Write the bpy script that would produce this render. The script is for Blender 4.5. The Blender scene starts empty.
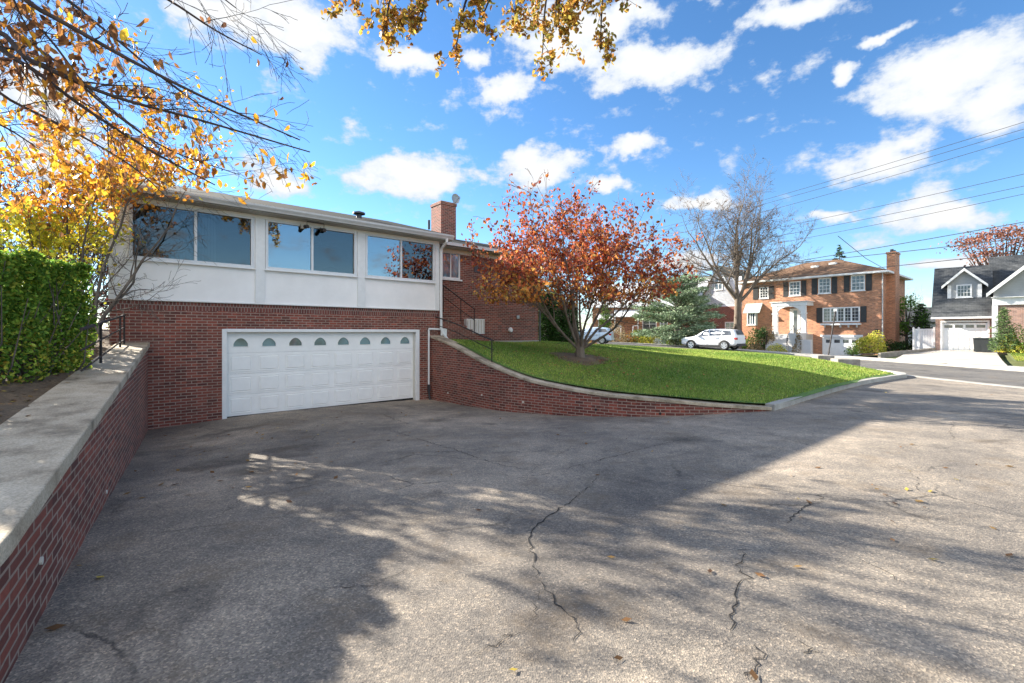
import bpy, bmesh, math, random
import numpy as np
from mathutils import Vector, Matrix

random.seed(7)
RNG = np.random.default_rng(11)
SC = bpy.context.scene
COL = SC.collection
F = 460.0; CX = 512.0; HY = 332.0

# ------------------------------------------------------------------ camera
cam_d = bpy.data.cameras.new("camera"); cam = bpy.data.objects.new("camera", cam_d); COL.objects.link(cam)
cam.location = (0, 0, 0); cam.rotation_euler = (math.radians(90), 0, 0)
cam_d.sensor_fit = 'HORIZONTAL'; cam_d.sensor_width = 36.0; cam_d.lens = F * 36.0 / 1024.0
cam_d.shift_y = -(341.5 - HY) / 1024.0
cam_d.clip_start = 0.05; cam_d.clip_end = 3000
SC.camera = cam

# ------------------------------------------------------------------ helpers
def tag(o, label=None, cat=None, group=None, kind=None):
    if label: o["label"] = label
    if cat: o["category"] = cat
    if group: o["group"] = group
    if kind: o["kind"] = kind
    return o

def empty(name, loc=(0, 0, 0), rz=0.0):
    o = bpy.data.objects.new(name, None); COL.objects.link(o)
    o.location = loc; o.rotation_euler = (0, 0, rz); o.empty_display_size = .3
    return o

def link(o, parent=None):
    COL.objects.link(o)
    if parent is not None: o.parent = parent
    return o

def fast_mesh(name, V, faces, n, mat, parent=None, col=None, smooth=False, uv=None):
    """V (N,3); faces (M,n) ints"""
    V = np.asarray(V, np.float32); Fa = np.asarray(faces, np.int32)
    me = bpy.data.meshes.new(name)
    me.vertices.add(len(V)); me.vertices.foreach_set("co", V.ravel())
    M = len(Fa)
    me.loops.add(M * n); me.loops.foreach_set("vertex_index", Fa.ravel())
    me.polygons.add(M)
    me.polygons.foreach_set("loop_start", np.arange(0, M * n, n, dtype=np.int32))
    me.polygons.foreach_set("loop_total", np.full(M, n, np.int32))
    if smooth: me.polygons.foreach_set("use_smooth", np.ones(M, bool))
    me.update(calc_edges=True)
    if col is not None:
        at = me.attributes.new("leafcol", 'FLOAT_COLOR', 'POINT')
        c4 = np.ones((len(V), 4), np.float32); c4[:, :3] = col
        at.data.foreach_set("color", c4.ravel())
    if uv is not None:
        ul = me.uv_layers.new(name="UVMap"); ul.data.foreach_set("uv", np.asarray(uv, np.float32).ravel())
    me.materials.append(mat)
    o = bpy.data.objects.new(name, me)
    return link(o, parent)

class MB:
    """collects polygons (with UVs in metres), builds ONE mesh object"""
    def __init__(self): self.v = []; self.f = []; self.uv = []
    def face(self, pts, uv=None):
        i = len(self.v); pts = [Vector(p) for p in pts]; self.v += pts
        self.f.append(list(range(i, i + len(pts))))
        if uv is None:
            n = Vector((0, 0, 0))
            for a, b in zip(pts, pts[1:] + pts[:1]): n += a.cross(b)
            n = [abs(c) for c in n]
            if n[2] >= n[0] and n[2] >= n[1]: uv = [(p.x, p.y) for p in pts]
            elif n[0] > n[1]: uv = [(p.y, p.z) for p in pts]
            else: uv = [(p.x, p.z) for p in pts]
        self.uv += list(uv)
    def box(self, x0, x1, y0, y1, z0, z1):
        if x0 > x1: x0, x1 = x1, x0
        if y0 > y1: y0, y1 = y1, y0
        if z0 > z1: z0, z1 = z1, z0
        a = [(x0,y0,z0),(x1,y0,z0),(x1,y1,z0),(x0,y1,z0),(x0,y0,z1),(x1,y0,z1),(x1,y1,z1),(x0,y1,z1)]
        for q in ((0,3,2,1),(4,5,6,7),(0,1,5,4),(1,2,6,5),(2,3,7,6),(3,0,4,7)): self.face([a[k] for k in q])
        return self
    def prism(self, poly, y0, y1):
        """poly: (x,z) list counter-clockwise seen from -y; extruded y0..y1"""
        self.face([(x, y0, z) for x, z in poly]); self.face([(x, y1, z) for x, z in reversed(poly)])
        n = len(poly)
        for i in range(n):
            (xa, za), (xb, zb) = poly[i], poly[(i + 1) % n]
            self.face([(xa, y0, za), (xa, y1, za), (xb, y1, zb), (xb, y0, zb)])
        return self
    def slab(self, pts, t):
        """polygon pts (ccw from above) thickened downward by t"""
        lo = [(p[0], p[1], p[2] - t) for p in pts]
        self.face(pts); self.face(lo[::-1]); n = len(pts)
        for i in range(n):
            j = (i + 1) % n; self.face([pts[i], lo[i], lo[j], pts[j]])
        return self
    def tube(self, pts, r, k=8, cap=True):
        pts = [Vector(p) for p in pts]; rs = r if isinstance(r, (list, tuple)) else [r] * len(pts)
        rings = []; prev = None
        for i, p in enumerate(pts):
            d = (pts[min(i + 1, len(pts) - 1)] - pts[max(i - 1, 0)]).normalized()
            if prev is None: prev = d.orthogonal().normalized()
            a = (prev - d * prev.dot(d)).normalized(); b = d.cross(a); prev = a
            rings.append([p + (a * math.cos(2 * math.pi * j / k) + b * math.sin(2 * math.pi * j / k)) * rs[i] for j in range(k)])
        for A, B in zip(rings, rings[1:]):
            for j in range(k): self.face([A[j], A[(j + 1) % k], B[(j + 1) % k], B[j]])
        if cap: self.face(rings[0][::-1]); self.face(rings[-1])
        return self
    def wall(self, x0, x1, z0, z1, holes=(), y=0.0, depth=.12):
        """front sheet (facing -y) with openings and their reveals"""
        xs = sorted({x0, x1, *[h[0] for h in holes], *[h[1] for h in holes]})
        zs = sorted({z0, z1, *[h[2] for h in holes], *[h[3] for h in holes]})
        for xa, xb in zip(xs, xs[1:]):
            for za, zb in zip(zs, zs[1:]):
                mx, mz = (xa + xb) / 2, (za + zb) / 2
                if any(h[0] < mx < h[1] and h[2] < mz < h[3] for h in holes): continue
                self.face([(xa, y, za), (xb, y, za), (xb, y, zb), (xa, y, zb)])
        for a, b, c, d in holes:
            Y = y + depth
            self.face([(a, y, c), (a, y, d), (a, Y, d), (a, Y, c)]); self.face([(b, y, c), (b, Y, c), (b, Y, d), (b, y, d)])
            self.face([(a, y, d), (b, y, d), (b, Y, d), (a, Y, d)]); self.face([(a, y, c), (a, Y, c), (b, Y, c), (b, y, c)])
        return self
    def build(self, name, mat, parent=None, bevel=0, smooth=False):
        me = bpy.data.meshes.new(name); me.from_pydata([tuple(p) for p in self.v], [], self.f)
        ul = me.uv_layers.new(name="UVMap"); ul.data.foreach_set("uv", np.array(self.uv, np.float32).ravel())
        bm = bmesh.new(); bm.from_mesh(me); bmesh.ops.remove_doubles(bm, verts=bm.verts, dist=1e-5)
        bmesh.ops.recalc_face_normals(bm, faces=bm.faces) if len(bm.faces) < 20000 else None
        bm.to_mesh(me); bm.free()
        if smooth:
            for p in me.polygons: p.use_smooth = True
        me.materials.append(mat)
        o = bpy.data.objects.new(name, me); link(o, parent)
        if bevel:
            m = o.modifiers.new("bevel", 'BEVEL'); m.width = bevel; m.segments = 2; m.limit_method = 'ANGLE'; m.angle_limit = math.radians(50)
        return o

# ------------------------------------------------------------------ node materials
def newmat(name):
    m = bpy.data.materials.new(name); m.use_nodes = True
    nt = m.node_tree; b = nt.nodes["Principled BSDF"]
    return m, nt, b
def N(nt, t, **kw):
    n = nt.nodes.new(t)
    for k, v in kw.items():
        if k in n.inputs: n.inputs[k].default_value = v
        else: setattr(n, k, v)
    return n
def L(nt, a, b): nt.links.new(a, b)
def ramp(nt, stops, fac=None):
    r = nt.nodes.new("ShaderNodeValToRGB"); e = r.color_ramp.elements
    while len(e) < len(stops): e.new(.5)
    for el, (p, c) in zip(e, stops):
        el.position = p; el.color = (*c, 1) if len(c) == 3 else c
    if fac is not None: L(nt, fac, r.inputs[0])
    return r
def mixc(nt, a, b, fac, mode='MIX'):
    m = nt.nodes.new("ShaderNodeMix"); m.data_type = 'RGBA'; m.blend_type = mode
    for sock, val in ((m.inputs[0], fac), (m.inputs[6], a), (m.inputs[7], b)):
        if hasattr(val, "is_output") or isinstance(val, bpy.types.NodeSocket): L(nt, val, sock)
        elif isinstance(val, (tuple, list)): sock.default_value = (*val[:3], 1)
        else: sock.default_value = val
    return m.outputs[2]
def bump(nt, b, h, strength=.3, dist=.01):
    n = N(nt, "ShaderNodeBump", Strength=strength, Distance=dist); L(nt, h, n.inputs["Height"]); L(nt, n.outputs[0], b.inputs["Normal"])

def simple(name, col, rough=.6, metal=0.0, var=.12, scale=6.0, spec=None, bmp=0.0):
    """plain coloured surface with slight dirt / tone variation"""
    m, nt, b = newmat(name)
    tc = N(nt, "ShaderNodeTexCoord"); no = N(nt, "ShaderNodeTexNoise", Scale=scale, Detail=6.0, Roughness=.65)
    L(nt, tc.outputs["Object"], no.inputs["Vector"])
    lo = tuple(c * (1 - var) for c in col); hi = tuple(min(1, c * (1 + var * .6)) for c in col)
    r = ramp(nt, [(.3, lo), (.7, hi)], no.outputs[0]); L(nt, r.outputs[0], b.inputs["Base Color"])
    b.inputs["Roughness"].default_value = rough; b.inputs["Metallic"].default_value = metal
    if spec is not None: b.inputs["Specular IOR Level"].default_value = spec
    if bmp:
        n2 = N(nt, "ShaderNodeTexNoise", Scale=scale * 12, Detail=4.0); L(nt, tc.outputs["Object"], n2.inputs["Vector"]); bump(nt, b, n2.outputs[0], bmp, .004)
    return m

def brickmat(name, c1, c2, mortar, w=.208, h=.0685, ms=.0085, stain=.5, dark=(.045, .02, .018)):
    m, nt, b = newmat(name)
    uv = N(nt, "ShaderNodeUVMap"); 
    wn = N(nt, "ShaderNodeTexNoise", Scale=9.0, Detail=2.0); L(nt, uv.outputs[0], wn.inputs["Vector"])
    sub = N(nt, "ShaderNodeVectorMath", operation='SUBTRACT'); L(nt, wn.outputs["Color"], sub.inputs[0]); sub.inputs[1].default_value = (.5, .5, .5)
    scl = N(nt, "ShaderNodeVectorMath", operation='SCALE'); L(nt, sub.outputs[0], scl.inputs[0]); scl.inputs["Scale"].default_value = .006
    add = N(nt, "ShaderNodeVectorMath", operation='ADD'); L(nt, uv.outputs[0], add.inputs[0]); L(nt, scl.outputs[0], add.inputs[1])
    br = N(nt, "ShaderNodeTexBrick", Scale=1.0); br.offset = .5
    br.inputs["Brick Width"].default_value = w; br.inputs["Row Height"].default_value = h
    br.inputs["Mortar Size"].default_value = ms; br.inputs["Mortar Smooth"].default_value = .15; br.inputs["Bias"].default_value = 0
    br.inputs["Color1"].default_value = (*c1, 1); br.inputs["Color2"].default_value = (*c2, 1); br.inputs["Mortar"].default_value = (*mortar, 1)
    L(nt, add.outputs[0], br.inputs["Vector"])
    n1 = N(nt, "ShaderNodeTexNoise", Scale=.9, Detail=6.0, Roughness=.7); L(nt, uv.outputs[0], n1.inputs["Vector"])
    r1 = ramp(nt, [(.35, (.55, .52, .5)), (.62, (1.1, 1.08, 1.05))], n1.outputs[0])
    c = mixc(nt, br.outputs[0], r1.outputs[0], stain, 'MULTIPLY')
    n2 = N(nt, "ShaderNodeTexNoise", Scale=45.0, Detail=4.0, Roughness=.7); L(nt, uv.outputs[0], n2.inputs["Vector"])
    r2 = ramp(nt, [(.3, (.68, .66, .64)), (.7, (1.18, 1.16, 1.14))], n2.outputs[0])
    c = mixc(nt, c, r2.outputs[0], .7, 'MULTIPLY')
    n5 = N(nt, "ShaderNodeTexNoise", Scale=1.7, Detail=7.0, Roughness=.75); a5 = N(nt, "ShaderNodeVectorMath", operation='ADD'); L(nt, uv.outputs[0], a5.inputs[0]); a5.inputs[1].default_value = (13, 5, 0); L(nt, a5.outputs[0], n5.inputs["Vector"])
    r5 = ramp(nt, [(.54, (0, 0, 0)), (.74, (.34, .34, .34))], n5.outputs[0]); c = mixc(nt, c, tuple(.75 * k for k in mortar), r5.outputs[0])
    # some burnt dark bricks
    vo = N(nt, "ShaderNodeTexWhiteNoise", noise_dimensions='2D')
    sx = N(nt, "ShaderNodeVectorMath", operation='DIVIDE'); L(nt, uv.outputs[0], sx.inputs[0]); sx.inputs[1].default_value = (w, h, 1)
    fl = N(nt, "ShaderNodeVectorMath", operation='FLOOR'); L(nt, sx.outputs[0], fl.inputs[0]); L(nt, fl.outputs[0], vo.inputs["Vector"])
    r3 = ramp(nt, [(.62, (0, 0, 0)), (.9, (1, 1, 1))], vo.outputs["Value"])
    inv = N(nt, "ShaderNodeMath", operation='SUBTRACT'); inv.inputs[0].default_value = 1; L(nt, br.outputs["Fac"], inv.inputs[1])
    mu = N(nt, "ShaderNodeMath", operation='MULTIPLY'); L(nt, r3.outputs[0], mu.inputs[0]); L(nt, inv.outputs[0], mu.inputs[1])
    mu2 = N(nt, "ShaderNodeMath", operation='MULTIPLY'); L(nt, mu.outputs[0], mu2.inputs[0]); mu2.inputs[1].default_value = .45
    c = mixc(nt, c, dark, mu2.outputs[0])
    r6 = ramp(nt, [(0, (1.32, 1.22, 1.15)), (.35, (1, 1, 1)), (1, (.9, .88, .88))], vo.outputs['Value']); c = mixc(nt, c, r6.outputs[0], inv.outputs[0], 'MULTIPLY')
    L(nt, c, b.inputs["Base Color"]); b.inputs["Roughness"].default_value = .88
    hh = N(nt, "ShaderNodeMath", operation='MULTIPLY_ADD'); L(nt, n2.outputs[0], hh.inputs[0]); hh.inputs[1].default_value = .35; L(nt, inv.outputs[0], hh.inputs[2])
    bump(nt, b, hh.outputs[0], .55, .008)
    return m

def leafmat(name, trans=.35, rough=.55, tint=(1, 1, 1)):
    m, nt, b = newmat(name)
    at = N(nt, "ShaderNodeAttribute", attribute_name="leafcol")
    tc = N(nt, "ShaderNodeTexCoord"); no = N(nt, "ShaderNodeTexNoise", Scale=14.0, Detail=3.0); L(nt, tc.outputs["Object"], no.inputs["Vector"])
    r = ramp(nt, [(.3, (.72, .72, .72)), (.7, (1.15, 1.15, 1.15))], no.outputs[0])
    c = mixc(nt, at.outputs["Color"], r.outputs[0], 1.0, 'MULTIPLY'); c = mixc(nt, c, tint, 1.0, 'MULTIPLY')
    L(nt, c, b.inputs["Base Color"]); b.inputs["Roughness"].default_value = rough; b.inputs["Specular IOR Level"].default_value = .12
    tr = N(nt, "ShaderNodeBsdfTranslucent"); L(nt, c, tr.inputs[0])
    mx = N(nt, "ShaderNodeMixShader"); mx.inputs[0].default_value = trans
    L(nt, b.outputs[0], mx.inputs[1]); L(nt, tr.outputs[0], mx.inputs[2]); L(nt, mx.outputs[0], nt.nodes["Material Output"].inputs[0])
    return m

def glassmat(name, refl=.35, tint=(.55, .62, .68)):
    """window pane: half mirror of the sky, half see-through"""
    m, nt, b = newmat(name)
    tc = N(nt, "ShaderNodeTexCoord"); no = N(nt, "ShaderNodeTexNoise", Scale=.9, Detail=1.0); L(nt, tc.outputs["Object"], no.inputs["Vector"])
    bp = N(nt, "ShaderNodeBump", Strength=.12, Distance=.03); L(nt, no.outputs[0], bp.inputs["Height"])
    gl = N(nt, "ShaderNodeBsdfGlossy", Roughness=.015); gl.inputs[0].default_value = (.86, .86, .82, 1); L(nt, bp.outputs[0], gl.inputs["Normal"])
    tr = N(nt, "ShaderNodeBsdfTransparent"); tr.inputs[0].default_value = (*tint, 1)
    lw = N(nt, "ShaderNodeLayerWeight", Blend=.35)
    ma = N(nt, "ShaderNodeMath", operation='MULTIPLY_ADD', use_clamp=True); L(nt, lw.outputs["Fresnel"], ma.inputs[0]); ma.inputs[1].default_value = .6; ma.inputs[2].default_value = refl
    mx = N(nt, "ShaderNodeMixShader"); L(nt, ma.outputs[0], mx.inputs[0]); L(nt, tr.outputs[0], mx.inputs[1]); L(nt, gl.outputs[0], mx.inputs[2])
    L(nt, mx.outputs[0], nt.nodes["Material Output"].inputs[0])
    return m

def darkglass(name, col=(.03, .035, .04), refl=.3):
    m, nt, b = newmat(name)
    tc = N(nt, "ShaderNodeTexCoord"); no = N(nt, "ShaderNodeTexNoise", Scale=1.6, Detail=3.0); L(nt, tc.outputs["Object"], no.inputs["Vector"])
    r = ramp(nt, [(.4, tuple(c * .5 for c in col)), (.62, tuple(c * 2.2 for c in col))], no.outputs[0]); L(nt, r.outputs[0], b.inputs["Base Color"])
    b.inputs["Roughness"].default_value = .5
    gl = N(nt, "ShaderNodeBsdfGlossy", Roughness=.02)
    mx = N(nt, "ShaderNodeMixShader"); mx.inputs[0].default_value = refl
    L(nt, b.outputs[0], mx.inputs[1]); L(nt, gl.outputs[0], mx.inputs[2]); L(nt, mx.outputs[0], nt.nodes["Material Output"].inputs[0])
    return m

def groundmat(name, stops, scale=1.0, rough=.9, fine=60.0, finev=.35, bmp=.4, bd=.01):
    m, nt, b = newmat(name)
    tc = N(nt, "ShaderNodeTexCoord")
    n1 = N(nt, "ShaderNodeTexNoise", Scale=scale, Detail=8.0, Roughness=.65); L(nt, tc.outputs["Object"], n1.inputs["Vector"])
    r = ramp(nt, stops, n1.outputs[0])
    n2 = N(nt, "ShaderNodeTexNoise", Scale=fine, Detail=5.0, Roughness=.75); L(nt, tc.outputs["Object"], n2.inputs["Vector"])
    r2 = ramp(nt, [(.3, (1 - finev,) * 3), (.7, (1 + finev,) * 3)], n2.outputs[0])
    c = mixc(nt, r.outputs[0], r2.outputs[0], 1.0, 'MULTIPLY')
    L(nt, c, b.inputs["Base Color"]); b.inputs["Roughness"].default_value = rough
    bump(nt, b, n2.outputs[0], bmp, bd)
    return m

def asphaltmat(name, base=(.255, .226, .190), worn=(.42, .36, .29), patch=(.15, .136, .122)):
    m, nt, b = newmat(name)
    tc = N(nt, "ShaderNodeTexCoord"); P = tc.outputs["Object"]
    n1 = N(nt, "ShaderNodeTexNoise", Scale=.35, Detail=7.0, Roughness=.62, Distortion=.4); L(nt, P, n1.inputs["Vector"])
    r1 = ramp(nt, [(.33, patch), (.5, base), (.68, worn)], n1.outputs[0])
    n3 = N(nt, "ShaderNodeTexNoise", Scale=3.2, Detail=8.0, Roughness=.72); L(nt, P, n3.inputs["Vector"])
    r3 = ramp(nt, [(.32, (.68, .68, .7)), (.68, (1.22, 1.18, 1.12))], n3.outputs[0])
    c = mixc(nt, r1.outputs[0], r3.outputs[0], .85, 'MULTIPLY')
    # exposed stones
    vo = N(nt, "ShaderNodeTexVoronoi", Scale=95.0); L(nt, P, vo.inputs["Vector"])
    sc = N(nt, "ShaderNodeSeparateColor"); L(nt, vo.outputs["Color"], sc.inputs[0])
    rv = ramp(nt, [(.0, (.45, .45, .47)), (.55, (.95, .95, .95)), (.86, (1.35, 1.3, 1.22)), (1., (2.3, 2.1, 1.9))], sc.outputs[0])
    c = mixc(nt, c, rv.outputs[0], .62, 'MULTIPLY')
    n4 = N(nt, "ShaderNodeTexNoise", Scale=38.0, Detail=6.0, Roughness=.8); L(nt, P, n4.inputs["Vector"])
    r4 = ramp(nt, [(.35, (.62, .62, .62)), (.65, (1.3, 1.28, 1.25))], n4.outputs[0])
    c = mixc(nt, c, r4.outputs[0], .68, 'MULTIPLY')
    # hair cracks: voronoi edges, shown only in some patches
    wn = N(nt, "ShaderNodeTexNoise", Scale=2.5, Detail=5.0, Roughness=.7); L(nt, P, wn.inputs["Vector"])
    mxv = N(nt, "ShaderNodeMix"); mxv.data_type = 'VECTOR'; mxv.inputs[0].default_value = .22; L(nt, P, mxv.inputs[4]); L(nt, wn.outputs["Color"], mxv.inputs[5])
    ve = N(nt, "ShaderNodeTexVoronoi", feature='DISTANCE_TO_EDGE', Scale=.75); L(nt, mxv.outputs[1], ve.inputs["Vector"])
    re_ = ramp(nt, [(.0, (1, 1, 1)), (.011, (0, 0, 0))], ve.outputs["Distance"])
    nm = N(nt, "ShaderNodeTexNoise", Scale=.55, Detail=3.0); L(nt, P, nm.inputs["Vector"])
    rm = ramp(nt, [(.5, (0, 0, 0)), (.62, (.75, .75, .75))], nm.outputs[0])
    cr = N(nt, "ShaderNodeMath", operation='MULTIPLY'); L(nt, re_.outputs[0], cr.inputs[0]); L(nt, rm.outputs[0], cr.inputs[1])
    c = mixc(nt, c, (.03, .028, .027), cr.outputs[0])
    ve2 = N(nt, "ShaderNodeTexVoronoi", feature='DISTANCE_TO_EDGE', Scale=2.6); L(nt, mxv.outputs[1], ve2.inputs["Vector"])
    re2 = ramp(nt, [(.0, (1, 1, 1)), (.02, (0, 0, 0))], ve2.outputs["Distance"]); nm2 = N(nt, "ShaderNodeTexNoise", Scale=.8, Detail=4.0, Roughness=.7); ad2 = N(nt, "ShaderNodeVectorMath", operation='ADD'); L(nt, P, ad2.inputs[0]); ad2.inputs[1].default_value = (5, 17, 0); L(nt, ad2.outputs[0], nm2.inputs["Vector"])
    rm2 = ramp(nt, [(.54, (0, 0, 0)), (.66, (.6, .6, .6))], nm2.outputs[0]); cr2 = N(nt, "ShaderNodeMath", operation='MULTIPLY'); L(nt, re2.outputs[0], cr2.inputs[0]); L(nt, rm2.outputs[0], cr2.inputs[1])
    c = mixc(nt, c, (.035, .032, .03), cr2.outputs[0])
    no_ = N(nt, "ShaderNodeTexNoise", Scale=.75, Detail=5.0, Roughness=.6, Distortion=.8); ad3 = N(nt, "ShaderNodeVectorMath", operation='ADD'); L(nt, P, ad3.inputs[0]); ad3.inputs[1].default_value = (-12, 4, 0); L(nt, ad3.outputs[0], no_.inputs["Vector"])
    ro_ = ramp(nt, [(.58, (1, 1, 1)), (.70, (.55, .55, .56))], no_.outputs[0]); c = mixc(nt, c, ro_.outputs[0], 1.0, 'MULTIPLY')
    vs_ = N(nt, "ShaderNodeTexVoronoi", Scale=.42); L(nt, mxv.outputs[1], vs_.inputs["Vector"]); rs_ = ramp(nt, [(.05, (.5, .5, .5)), (.16, (1, 1, 1))], vs_.outputs["Distance"]); c = mixc(nt, c, rs_.outputs[0], 1.0, 'MULTIPLY')
    # brown leaf stain / moss
    ns = N(nt, "ShaderNodeTexNoise", Scale=1.3, Detail=6.0, Roughness=.75); ad = N(nt, "ShaderNodeVectorMath", operation='ADD'); L(nt, P, ad.inputs[0]); ad.inputs[1].default_value = (31, 7, 0); L(nt, ad.outputs[0], ns.inputs["Vector"])
    rs = ramp(nt, [(.52, (0, 0, 0)), (.72, (.6, .6, .6))], ns.outputs[0])
    c = mixc(nt, c, (.16, .115, .07), rs.outputs[0])
    L(nt, c, b.inputs["Base Color"]); b.inputs["Roughness"].default_value = .86; b.inputs["Specular IOR Level"].default_value = .35
    hh = N(nt, "ShaderNodeMath", operation='ADD'); L(nt, vo.outputs["Distance"], hh.inputs[0]); L(nt, n4.outputs[0], hh.inputs[1])
    bump(nt, b, hh.outputs[0], .5, .006)
    return m

def sidingmat(name, col, pitch=.11, vertical=False):
    m, nt, b = newmat(name)
    uv = N(nt, "ShaderNodeUVMap"); sp = N(nt, "ShaderNodeSeparateXYZ"); L(nt, uv.outputs[0], sp.inputs[0])
    dv = N(nt, "ShaderNodeMath", operation='DIVIDE'); L(nt, sp.outputs[0 if vertical else 1], dv.inputs[0]); dv.inputs[1].default_value = pitch
    fr = N(nt, "ShaderNodeMath", operation='FRACT'); L(nt, dv.outputs[0], fr.inputs[0])
    r = ramp(nt, [(0, tuple(c * .55 for c in col)), (.1, col), (1, col)], fr.outputs[0])
    no = N(nt, "ShaderNodeTexNoise", Scale=2.0, Detail=6.0); L(nt, uv.outputs[0], no.inputs["Vector"])
    r2 = ramp(nt, [(.3, (.86, .86, .86)), (.7, (1.05, 1.05, 1.05))], no.outputs[0])
    L(nt, mixc(nt, r.outputs[0], r2.outputs[0], 1.0, 'MULTIPLY'), b.inputs["Base Color"]); b.inputs["Roughness"].default_value = .6
    bump(nt, b, fr.outputs[0], .35, .01)
    return m

def shinglemat(name, c1, c2, w=.3, h=.14):
    m, nt, b = newmat(name)
    uv = N(nt, "ShaderNodeUVMap")
    br = N(nt, "ShaderNodeTexBrick", Scale=1.0); br.inputs["Brick Width"].default_value = w; br.inputs["Row Height"].default_value = h
    br.inputs["Mortar Size"].default_value = .008; br.inputs["Mortar Smooth"].default_value = .6
    br.inputs["Color1"].default_value = (*c1, 1); br.inputs["Color2"].default_value = (*c2, 1); br.inputs["Mortar"].default_value = (*[c * .45 for c in c1], 1)
    L(nt, uv.outputs[0], br.inputs["Vector"])
    no = N(nt, "ShaderNodeTexNoise", Scale=1.1, Detail=7.0, Roughness=.7); L(nt, uv.outputs[0], no.inputs["Vector"])
    r = ramp(nt, [(.3, (.7, .7, .7)), (.7, (1.2, 1.18, 1.15))], no.outputs[0])
    L(nt, mixc(nt, br.outputs[0], r.outputs[0], 1.0, 'MULTIPLY'), b.inputs["Base Color"]); b.inputs["Roughness"].default_value = .97; b.inputs["Specular IOR Level"].default_value = .08
    return m

def barkmat(name, c1, c2, scale=8.0):
    m, nt, b = newmat(name)
    tc = N(nt, "ShaderNodeTexCoord"); mp = N(nt, "ShaderNodeMapping"); mp.inputs["Scale"].default_value = (1, 1, .25); L(nt, tc.outputs["Object"], mp.inputs["Vector"])
    no = N(nt, "ShaderNodeTexNoise", Scale=scale, Detail=7.0, Roughness=.7); L(nt, mp.outputs[0], no.inputs["Vector"])
    r = ramp(nt, [(.35, c1), (.65, c2)], no.outputs[0]); L(nt, r.outputs[0], b.inputs["Base Color"]); b.inputs["Roughness"].default_value = .9
    bump(nt, b, no.outputs[0], .6, .01)
    return m

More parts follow.
